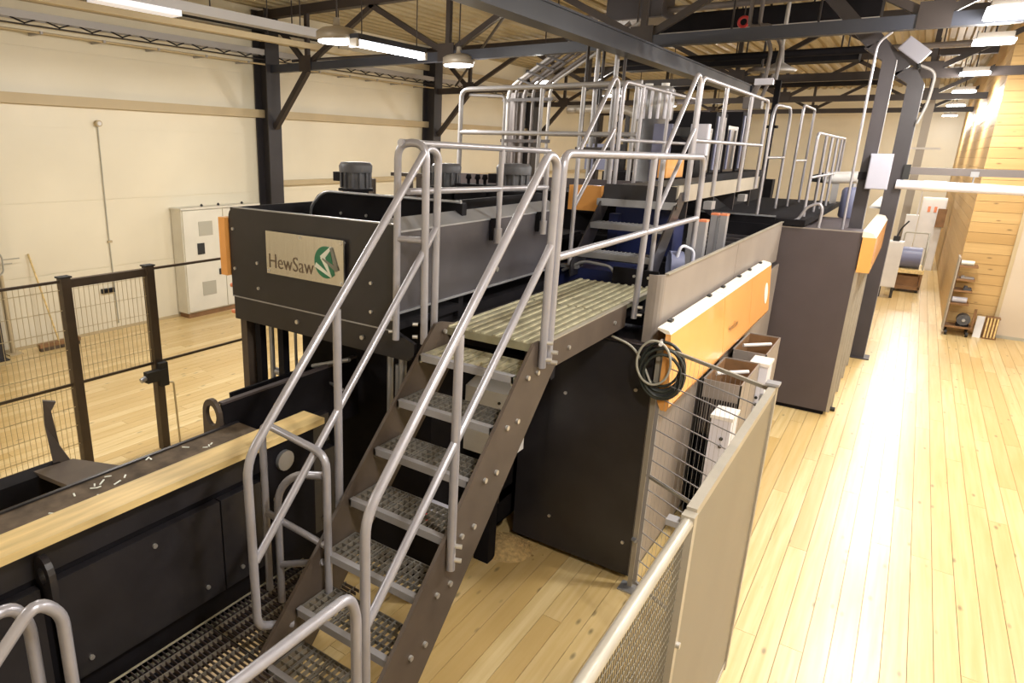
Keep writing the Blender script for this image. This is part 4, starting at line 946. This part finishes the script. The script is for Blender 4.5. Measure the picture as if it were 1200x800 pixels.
part('blue_hose_drum', MB().cyl((-1.68, 6.1, 2.42), (-1.58, 6.15, 2.42), 0.13, 14), 'blue_grey', t)
part('hose', MB().tube([(-1.62, 6.05, 2.38), (-1.58, 6.05, 2.62), (-1.50, 6.2, 2.56), (-1.50, 6.2, 2.32)], 0.014, 0.06, 8), 'bluewhite', t)
part('lower_frame', MB().box(-2.4, 9.95, 2.02, -1.45, 10.0, 2.5), 'black', t)
part('roller_bed', MB().box(-2.3, 7.6, 2.02, -1.45, 9.9, 2.2), 'black', t)
for k in range(5): part('roller', MB().cyl((-2.2, 7.8+k*0.42, 2.28), (-1.5, 7.8+k*0.42, 2.28), 0.10, 12), 'charcoal', t)
for (x0, y0, z0, x1, y1, z1, lab) in ((-3.02, 6.84, 2.78, -2.66, 6.97, 3.04, 'small dull orange cover behind the stair handrail'), (-2.52, 8.2, 3.10, -2.42, 8.9, 3.34, 'orange cover seen between gallery posts')):
    t = thing('orange_guard', lab, 'cover', ((x0+x1)/2, (y0+y1)/2, z0))
    part('plate', MB().box(x0, y0, z0, x1, y1, z1), 'orange', t)
    part('rim', MB().box(x0-0.01, y0-0.01, z0-0.02, x1+0.01, y1+0.01, z0), 'black', t)
for (y, lab) in ((6.62, 'pair of grey channel columns with copper tips, nearer pair'), (7.45, 'pair of grey channel columns with copper tips, further pair')):
    t = thing('channel_column', lab, 'column', (-1.6, y, 2.02), 'grey channel columns behind the guard')
    for dx in (-0.04, 0.05):
        part('channel', MB().box(-1.60+dx-0.032, y-0.05, 2.02, -1.60+dx+0.032, y+0.05, 2.78), 'rail_far', t)
        part('tip', MB().box(-1.60+dx-0.034, y-0.052, 2.78, -1.60+dx+0.034, y+0.052, 2.80), 'sign_orange', t)
    part('groove', MB().box(-1.60-0.006, y-0.056, 2.05, -1.60+0.016, y-0.05, 2.76), 'galv', t)
t = thing('silver_duct', 'ribbed silver duct standing behind the gallery rails', 'duct', (-2.78, 8.6, 3.0))
part('shell', MB().lathe((-2.80, 8.7, 3.0), [(0.17, 0), (0.17, 0.75), (0.22, 0.78), (0.22, 1.12), (0.18, 1.16)], 20), 'galv', t)
for k in range(7):
    a = math.radians(-150+k*22); part('rib', MB().cyl((-2.80+0.22*math.cos(a), 8.7+0.22*math.sin(a), 3.78), (-2.80+0.22*math.cos(a), 8.7+0.22*math.sin(a), 4.12), 0.02, 8), 'bluewhite', t)
part('door_panel', MB().box(-2.70, 8.44, 3.05, -2.48, 8.47, 3.72), 'blue_grey', t)
for q in (-2.9, -2.7): part('cap', MB().lathe((q, 8.7, 4.16), [(0.05, 0), (0.05, 0.04)], 10), 'white', t)
t = thing('power_unit', 'row of dark power cabinets with pale strips behind the gallery rails', 'cabinet', (-2.9, 11.5, 3.1))
for k, (y, h) in enumerate(((9.95, 0.62), (10.75, 0.86), (11.6, 0.70), (12.5, 0.95))):
    cb_ = part('cabinet', MB().box(-3.3, y, 3.11, -2.55, y+0.7, 3.11+h), 'black' if k % 2 else 'charcoal', t)
    part('strip', MB().box(-2.55, y+0.08, 3.15, -2.53, y+0.16, 3.05+h), 'blue_grey', cb_); part('strip', MB().box(-2.55, y+0.5, 3.15, -2.53, y+0.56, 3.05+h), 'tray', cb_)
t = thing('wall_box', 'white box hung beside the silver duct behind the sloping handrail', 'box', (-2.42, 9.3, 3.35))
part('housing', MB().box(-2.50, 9.3, 3.36, -2.28, 9.42, 3.75), 'bluewhite', t)
part('lid', MB().box(-2.49, 9.285, 3.37, -2.29, 9.3, 3.74), 'bluewhite', t)
# cable risers
t = thing('cable_riser', 'bundle of grey cable conduits rising and bending up to the big beam', 'conduits', (-5.4, 10.4, 2.6))
for k, x in enumerate((-5.82, -5.68, -5.52, -5.36, -5.20, -5.06)):
    part('conduit', MB().tube([(x, 10.4, 2.4), (x, 10.4, 4.36+0.04*(k % 2)), (x+1.0, 10.4, 4.98), (x+1.35, 10.4, 5.2)], 0.026 if k % 2 else 0.036, 0.18, 8), 'tray' if k in (0, 5) else 'beam_grey', t)
part('back_plate', MB().box(-5.9, 10.5, 2.4, -5.55, 10.52, 4.3), 'beam_grey', t)
for z in (2.9, 3.5, 4.15): part('clamp', MB().box(-5.9, 10.34, z, -4.98, 10.36, z+0.05), 'truss', t)
for k in range(6): part('bend_strap', MB().bar((-5.62+k*0.16, 10.33, 4.50+k*0.11), (-5.30+k*0.16, 10.33, 4.38+k*0.11), 0.02, 0.03), 'truss', t)
t = thing('cable_riser', 'slim vertical conduits hanging right beside the big beam', 'conduits', (-3.7, 9.2, 3.0))
for k, x in enumerate((-3.95, -3.82, -3.72, -3.55, -3.42)):
    part('conduit', MB().tube([(x, 9.2+0.05*(k % 2), 3.0), (x, 9.2+0.05*(k % 2), 4.78)], 0.022+0.012*(k % 2), n=8), 'rail_far' if k % 2 else 'truss', t)
for z in (3.4, 4.2): part('clamp', MB().box(-4.0, 9.14, z, -3.36, 9.17, z+0.04), 'truss', t)
t = thing('pipe_manifold', 'brown horizontal pipe and stands behind the crossing rail', 'pipe', (-4.6, 11.0, 3.0))
part('pipe', MB().tube([(-5.0, 11.0, 4.05), (-4.0, 11.0, 4.05), (-3.75, 11.0, 3.9), (-3.75, 11.0, 3.1)], 0.07, 0.25, 10), 'lamp_body', t)
for x in (-4.5, -4.2, -3.95): part('stand', MB().box(x-0.03, 10.97, 3.0, x+0.03, 11.03, 4.0), 'truss', t)
part('dark_box', MB().box(-4.45, 10.6, 3.1, -3.9, 10.9, 3.5), 'blue_grey', t)

# ------------------------------------------------------------------ services under the roof at the right
t = thing('roof_duct', 'dark flat duct crossing under the roof at the top right', 'duct', (-2.0, 13.0, 5.2))
part('duct', MB().box(-4.6, 12.4, 5.30, -0.9, 12.9, 5.62), 'black', t)
part('edge', MB().box(-4.6, 12.38, 5.28, -0.9, 12.4, 5.34), 'tray', t)
for x in (-4.0, -2.9, -1.8): part('hanger', MB().cyl((x, 12.6, 5.62), (x, 12.6, ZC), 0.015, 6), 'truss', t)
t = thing('roof_duct', 'pale cable tray just above the nearest truss chord at the right', 'cable tray', (-2.0, 11.2, 5.0))
part('tray', MB().box(-4.4, 11.0, 5.02, -1.3, 11.25, 5.10), 'tray', t)
part('cover', MB().box(-3.9, 10.98, 5.0, -3.3, 11.0, 5.10), 'white', t)
for x in (-4.0, -2.6, -1.5): part('hanger', MB().cyl((x, 11.12, 5.10), (x, 11.12, ZC), 0.015, 6), 'truss', t)
t = thing('roof_duct', 'long black duct between the first two trusses at the right', 'duct', (-2.0, 14.2, 4.9))
part('duct', MB().box(-5.2, 14.0, 4.95, -1.2, 14.4, 5.15), 'black', t)
for x in (-4.8, -3.0, -1.5): part('hanger', MB().cyl((x, 14.2, 5.15), (x, 14.2, ZC), 0.015, 6), 'truss', t)
for (x0, x1, y, z, rad, m_, lab) in ((-6.0, 0.5, 11.6, 5.55, 0.05, 'beam_grey', 'upper grey pipe run crossing under the roof between the first two trusses'), (-5.0, -0.9, 13.2, 5.0, 0.06, 'black', 'black pipe run behind the dark flat duct'),
        (-5.5, 0.3, 15.2, 5.25, 0.05, 'beam_grey', 'grey pipe run just in front of the second truss'), (-6.0, -1.0, 18.5, 5.0, 0.10, 'black', 'thick black pipe run between the second and third trusses'), (-7.5, 0.2, 20.5, 5.3, 0.06, 'truss', 'thin brown pipe run in front of the third truss')):
    t = thing('pipe_run', lab, 'pipe', ((x0+x1)/2, y, z-rad))
    part('pipe', MB().cyl((x0, y, z), (x1, y, z), rad, 10), m_, t)
    for x in (x0+0.4, (x0+x1)/2, x1-0.4): part('hanger', MB().cyl((x, y, z+rad*0.9), (x, y, ZC), 0.012, 6), 'truss', t)
t = thing('roof_duct', 'short grey ventilation box under the roof near the red reel', 'duct', (-3.9, 11.6, 5.4))
part('box', MB().box(-4.6, 11.3, 5.42, -3.7, 11.9, 5.75), 'portal', t)
part('flange', MB().box(-4.63, 11.27, 5.40, -3.67, 11.93, 5.42), 'beam_grey', t)
for x in (-4.4, -3.9): part('hanger', MB().cyl((x, 11.6, 5.75), (x, 11.6, ZC), 0.015, 6), 'truss', t)
t = thing('dome_lamp', 'unlit grey dome fitting hanging below the truss at the right', 'lamp', (-2.05, 12.4, 4.5))
part('dome', MB().lathe((-2.08, 12.2, 4.62), [(0.24, 0), (0.26, 0.03), (0.16, 0.08), (0.06, 0.14), (0.03, 0.4)], 20), 'tray', t)
part('stem', MB().cyl((-2.08, 12.2, 5.0), (-2.08, 12.2, ZC), 0.03, 8), 'tray', t)
t = thing('red_reel', 'small red reel hanging between the roof trusses', 'reel', (-2.6, 11.8, 5.1))
part('ring', MB().tube([(-2.6+0.07*math.cos(2*math.pi*j/16), 11.8, 5.32+0.07*math.sin(2*math.pi*j/16)) for j in range(17)], 0.022, 0.03, 8, 2), 'red', t)
part('hook', MB().cyl((-2.6, 11.8, 5.39), (-2.6, 11.8, ZC), 0.01, 6), 'truss', t)
part('tail', MB().cyl((-2.6, 11.8, 5.25), (-2.58, 11.8, 5.12), 0.012, 6), 'white', t)
t = thing('conduit_bend', 'pair of bent grey conduits dropping in front of the truss at the right', 'conduits', (-2.1, 11.9, 4.4))
for dx in (0, 0.14): part('conduit', MB().tube([(-2.45+dx, 11.5, ZC-0.01), (-2.45+dx, 11.5, 5.2), (-2.3+dx, 11.5, 5.2), (-2.1+dx, 11.5, 4.9), (-2.12+dx, 11.5, 4.45)], 0.028, 0.12, 8), 'beam_grey', t)
part('end_box', MB().box(-2.25, 11.45, 4.38, -2.0, 11.55, 4.47), 'bluewhite', t)
t = thing('hanging_plates', 'grey bundle of fittings and chains above the end of the big beam', 'fitting', (-2.6, 13.4, 4.2))
part('bundle', MB().box(-2.75, 13.3, 4.15, -2.45, 13.5, 4.35).cyl((-2.65, 13.4, 4.3), (-2.5, 13.4, 4.75), 0.05, 8).cyl((-2.5, 13.4, 4.3), (-2.35, 13.4, 4.75), 0.03, 8), 'beam_grey', t)
part('plate', MB().lathe((-2.55, 13.4, 4.75), [(0.22, 0), (0.22, 0.06)], 14), 'beam_grey', t)
part('rod', MB().cyl((-2.55, 13.4, 4.81), (-2.55, 13.4, ZC), 0.02, 6), 'truss', t)
t = thing('mast', 'thin black mast rising behind the rounded tube loop', 'mast', (-2.6, 16.0, 2.9))
part('pole', MB().box(-2.66, 15.5, 2.9, -2.56, 15.6, 4.8), 'black', t)
part('collar', MB().box(-2.75, 15.46, 3.9, -2.5, 15.64, 3.95), 'black', t)
part('base', MB().box(-2.8, 15.4, 0, -2.4, 15.7, 2.9), 'black', t)

# ------------------------------------------------------------------ aisle equipment
t = thing('aisle_pipe', 'white insulated pipe crossing the aisle below a grey beam', 'pipe', (0.5, 13.5, 2.9))
part('pipe', MB().cyl((-0.30, 13.45, 2.97), (0.94, 13.45, 2.95), 0.075, 14).cyl((0.94, 13.45, 2.95), (2.4, 13.45, 2.92), 0.07, 14), 'bluewhite', t)
part('sleeve', MB().cyl((0.05, 13.45, 2.965), (0.35, 13.45, 2.96), 0.085, 14), 'white', t)
part('hanger', MB().tube([(0.66, 13.45, 3.17), (0.66, 13.45, 3.03)], 0.012, n=6).box(0.61, 13.42, 3.12, 0.71, 13.48, 3.2), 'galv', t)
t = thing('aisle_beam', 'grey square beam spanning the aisle above the white pipe', 'beam', (0.8, 13.5, 3.1))
part('beam', MB().box(-0.22, 13.44, 3.13, 6.0, 13.56, 3.24), 'beam_grey', t)
part('end_bracket', MB().box(-0.24, 13.42, 3.05, -0.15, 13.58, 3.28), 'rubber', t)
t = thing('control_box', 'white control box mounted on the nearer portal post', 'box', (-0.44, 10.6, 2.98))
part('housing', MB().box(-0.56, 10.50, 2.99, -0.32, 10.64, 3.43), 'pale_lavender', t)
part('lid', MB().box(-0.55, 10.485, 3.0, -0.33, 10.50, 3.42), 'pale_lavender', t)
part('bracket', MB().box(-0.66, 10.56, 3.1, -0.56, 10.64, 3.2), 'black', t)
t = thing('blue_tank', 'blue grey upright tank behind the nearer portal post', 'tank', (-0.84, 13.0, 2.4))
part('shell', MB().lathe((-0.86, 13.3, 2.40), [(0.13, 0), (0.15, 0.03), (0.15, 0.44), (0.12, 0.49), (0.04, 0.50)], 16), 'blue_grey', t)
part('stand', MB().box(-0.96, 13.22, 2.30, -0.76, 13.38, 2.40), 'black', t)
part('neck', MB().cyl((-0.86, 13.3, 2.9), (-0.86, 13.3, 2.96), 0.04, 8), 'galv', t)
t = thing('air_filter', 'white horizontal cylinder left of the nearer portal post', 'filter', (-1.1, 13.6, 3.0))
part('cylinder', MB().cyl((-1.35, 13.7, 3.02), (-0.85, 13.7, 3.05), 0.10, 14), 'white', t)
part('nozzle', MB().cyl((-1.55, 13.7, 3.0), (-1.35, 13.7, 3.02), 0.05, 12, 0.09), 'rubber', t)
part('bracket', MB().box(-1.2, 13.68, 2.6, -1.1, 13.72, 2.95), 'tray', t)
t = thing('floor_cabinet', 'white slim cabinet on short legs beside the cart in the aisle', 'cabinet', (-0.2, 20.1, 0))
part('housing', MB().box(-0.36, 20.0, 0.28, -0.02, 20.4, 1.40), 'white', t)
part('door', MB().box(-0.35, 19.985, 0.30, -0.03, 20.0, 1.38), 'white', t)
for x in (-0.35, -0.09): part('leg', MB().box(x, 20.1, 0, x+0.06, 20.3, 0.28), 'charcoal', t)
part('plug', MB().cyl((-0.19, 20.2, 1.40), (-0.19, 20.2, 1.52), 0.07, 8), 'rubber', t)
part('cable', MB().tube([(-0.19, 20.2, 1.5), (-0.15, 20.2, 1.7), (-0.02, 20.2, 1.9)], 0.02, 0.1, 6), 'rubber', t)
t = thing('sweeper_cart', 'cart with a blue grey drum and wire cage parked in the aisle', 'cart', (0.25, 21.5, 0))
part('deck', MB().box(-0.10, 21.2, 0.50, 0.52, 22.4, 0.60), 'tan_wood', t)
part('lower_frame', MB().box(-0.08, 21.22, 0.08, 0.50, 22.38, 0.16), 'wood_dark', t)
for x in (-0.08, 0.46):
    for y in (21.22, 22.32): part('leg', MB().box(x, y, 0.10, x+0.05, y+0.05, 0.50), 'wood_dark', t)
part('crate', MB().box(-0.02, 21.3, 0.16, 0.44, 22.3, 0.42), 'wood_dark', t)
part('drum', MB().cyl((-0.05, 21.5, 0.88), (0.40, 21.5, 0.88), 0.27, 18), 'blue_grey', t)
part('cage', MB().tube([(-0.05, 22.3, 0.6), (-0.05, 22.3, 1.45), (0.48, 22.3, 1.45), (0.48, 22.3, 0.6)], 0.018, 0.06, 8).tube([(0.48, 22.3, 1.45), (0.48, 21.25, 1.1), (0.48, 21.25, 0.6)], 0.018, 0.06, 8).cyl((-0.05, 22.3, 1.05), (0.48, 22.3, 1.05), 0.012, 6), 'vent', t)
for x in (-0.04, 0.44):
    for y in (21.3, 22.25): part('wheel', MB().cyl((x-0.02, y, 0.06), (x+0.04, y, 0.06), 0.06, 12), 'rubber', t)
t = thing('tool_trolley', 'brown shelf trolley with tools and parts in front of the timber partition', 'trolley', (1.15, 16.75, 0))
for x in (0.93, 1.36): part('upright', MB().box(x-0.02, 16.70, 0.10, x+0.02, 16.74, 1.5 if x < 1 else 0.55), 'wood_dark', t)
part('back_sheet', MB().box(0.90, 16.52, 0.10, 0.925, 16.95, 1.55), 'lamp_body', t)
for z in (0.16, 0.62, 0.88, 1.10, 1.36): part('shelf', MB().box(0.93, 16.55, z, 1.36 if z < 0.2 else 1.22, 16.92, z+0.035), 'wood_dark', t)
for x in (0.97, 1.30):
    for y in (16.58, 16.88): part('caster', MB().cyl((x-0.02, y, 0.05), (x+0.02, y, 0.05), 0.05, 12), 'rubber', t)
for (x0, x1, y0, z0, h, m, lab, nm) in ((0.95, 1.15, 16.62, 1.395, 0.09, 'pale_ink', 'pale rolled item on the top trolley shelf', 'rolled_cloth'), (1.0, 1.2, 16.64, 1.135, 0.05, 'tray', 'grey flat tool on the second trolley shelf', 'hand_tool'),
        (0.95, 1.18, 16.62, 0.655, 0.11, 'bluewhite', 'shiny silver cylinder on the middle trolley shelf', 'steel_cylinder'), (1.08, 1.2, 16.6, 0.915, 0.08, 'motor', 'dark gear on the trolley shelf under the flat tool', 'gear')):
    if nm in ('steel_cylinder', 'rolled_cloth'): single(nm, MB().cyl((x0, y0+0.05, z0+h/2), (x1, y0+0.05, z0+h/2), h/2, 14), m, lab, 'part')
    else:
        mb = MB().box(x0, y0, z0, x1, y0+0.14, z0+h*0.6).cyl((x0+0.03, y0+0.07, z0+h*0.6), (x0+0.03, y0+0.07, z0+h), 0.03, 10)
        single(nm, mb, m, lab, 'part')
t = thing('angle_motor', 'dark round motor resting on the lowest trolley shelf', 'motor', (1.25, 16.7, 0.2))
part('body', MB().cyl((1.20, 16.6, 0.33), (1.20, 16.8, 0.33), 0.11, 14), 'motor', t); part('foot', MB().box(1.10, 16.62, 0.195, 1.30, 16.78, 0.24), 'black', t)
part('shaft', MB().cyl((1.20, 16.55, 0.33), (1.20, 16.6, 0.33), 0.03, 8), 'galv', t)
single('white_board', MB().prism([(1.40, 16.72, 0.0), (1.52, 16.70, 0.0), (1.54, 16.86, 0.40), (1.42, 16.88, 0.40)], (0, 0.02, 0)), 'white', 'white board leaning on the floor beside the shelf trolley', 'board')
t = thing('small_crate', 'small slatted wooden crate on the floor left of the beige door', 'crate', (1.64, 16.75, 0))
for k in range(4): part('slat', MB().box(1.56+k*0.05, 16.66, 0.03, 1.585+k*0.05, 16.68, 0.42), 'tan_wood', t)
part('frame', MB().box(1.55, 16.68, 0.0, 1.76, 16.86, 0.04).box(1.55, 16.68, 0.40, 1.76, 16.86, 0.43).box(1.55, 16.84, 0.04, 1.76, 16.86, 0.40), 'wood_dark', t)
# far equipment at the end of the aisle
t = thing('switch_cabinet', 'tall white switch cabinet at the far end of the aisle with red marks', 'cabinet', (0.45, 26.0, 0))
part('body', MB().box(0.2, 26.0, 0.0, 0.80, 26.6, 2.2), 'white', t)
part('door', MB().box(0.22, 25.98, 0.05, 0.78, 26.0, 2.15), 'white', t)
for x in (0.36, 0.52): part('mark', MB().box(x, 25.97, 1.78, x+0.07, 25.98, 1.95), 'sign_orange', t)
part('dark_module', MB().box(0.62, 25.85, 1.35, 0.84, 25.98, 1.90), 'wood_dark', t)
t = thing('far_column', 'brown steel column between white cabinets at the end of the aisle', 'column', (-0.15, 24.0, 0))
part('shaft', MB().box(-0.25, 24.0, 0.02, -0.05, 24.2, 5.9), 'lamp_body', t); part('base_plate', MB().box(-0.32, 23.95, 0, 0.02, 24.25, 0.02), 'lamp_body', t)
for z in (2.6, 3.6): part('bracket', MB().box(-0.40, 23.95, z, 0.30, 23.99, z+0.06), 'white', t)
t = thing('far_cabinet', 'small white cabinet with a blue lid left of the switch cabinet', 'cabinet', (0.0, 23.0, 0))
part('body', MB().box(-0.12, 23.0, 0.9, 0.16, 23.4, 1.85), 'white', t); part('lid', MB().box(-0.05, 22.98, 2.55, 0.25, 23.1, 2.62), 'blue_grey', t)
part('stand', MB().box(-0.05, 23.1, 0, 0.08, 23.3, 0.9), 'charcoal', t); part('mast', MB().cyl((0.12, 23.2, 1.85), (0.12, 23.04, 2.56), 0.02, 8), 'white', t)
t = thing('aisle_guard', 'pale yellow sheet guard lit along the machine beyond the orange band', 'guard', (-0.3, 13.9, 1.5))
part('sheet', MB().box(-0.42, 13.75, 1.55, -0.38, 17.5, 2.55), 'orange_edge', t)
part('top', MB().box(-0.60, 13.75, 2.55, -0.38, 17.5, 2.58), 'white', t)
for y in (13.8, 17.3): part('leg', MB().box(-0.44, y, 0, -0.38, y+0.06, 1.55), 'charcoal', t)

# ------------------------------------------------------------------ below the stair
t = thing('valve_cabinet', 'white valve cabinet with red button seen between the stair treads', 'cabinet', (-2.35, 4.3, 0))
part('body', MB().box(-2.59, 4.2, 1.05, -2.20, 4.5, 1.58), 'white', t)
part('sloped_top', MB().prism([(-2.59, 4.2, 1.58), (-2.20, 4.2, 1.58), (-2.20, 4.5, 1.66), (-2.59, 4.5, 1.66)], (0, 0, 0.02)), 'white', t)
part('red_button', MB().cyl((-2.30, 4.2, 1.30), (-2.30, 4.18, 1.30), 0.02, 10), 'red', t)
for z in (1.46, 1.52): part('port', MB().cyl((-2.28, 4.2, z), (-2.28, 4.19, z), 0.012, 8), 'rubber', t)
part('stand', MB().box(-2.5, 4.3, 0, -2.36, 4.42, 1.05), 'black', t)
t = thing('lower_valve_box', 'low white tray box with red knob under the middle treads', 'box', (-2.35, 3.6, 0))
part('body', MB().box(-2.58, 3.55, 0.70, -2.26, 3.74, 0.80), 'bluewhite', t)
part('knob', MB().cyl((-2.48, 3.55, 0.78), (-2.48, 3.52, 0.78), 0.03, 10), 'red', t)
part('stand', MB().box(-2.5, 3.6, 0, -2.4, 3.7, 0.70), 'black', t)
t = thing('chain_guard', 'dark chain guard in the shadow behind the stair', 'guard', (-2.5, 4.2, 0))
part('housing', MB().box(-2.58, 4.55, 0.25, -2.42, 4.78, 1.5), 'black', t)
part('rail', MB().box(-2.5, 4.0, 0.45, -2.42, 4.78, 0.55), 'stringer', t)
mb = MB()
for k in range(260):
    a = random.uniform(0, 6.28); r = abs(random.gauss(0, 0.16)); x = -2.34+r*math.cos(a)*0.9; y = 4.66+r*math.sin(a)*0.5
    if y > 4.79: continue
    z = max(0, 0.07*(1-r/0.4)); l = random.uniform(0.01, 0.03)
    mb.bar((x, y, z*random.random()+0.004), (x+random.uniform(-l, l), y+random.uniform(-l, l), z+0.008), 0.010, 0.006)
mb.lathe((-2.36, 4.62, 0.0), [(0.24, 0), (0.18, 0.03), (0.08, 0.06), (0.01, 0.07)], 14)
single('sawdust_heap', mb, 'sawdust', 'loose heap of sawdust on the floor at the dark base cabinet', 'sawdust', kind='stuff')
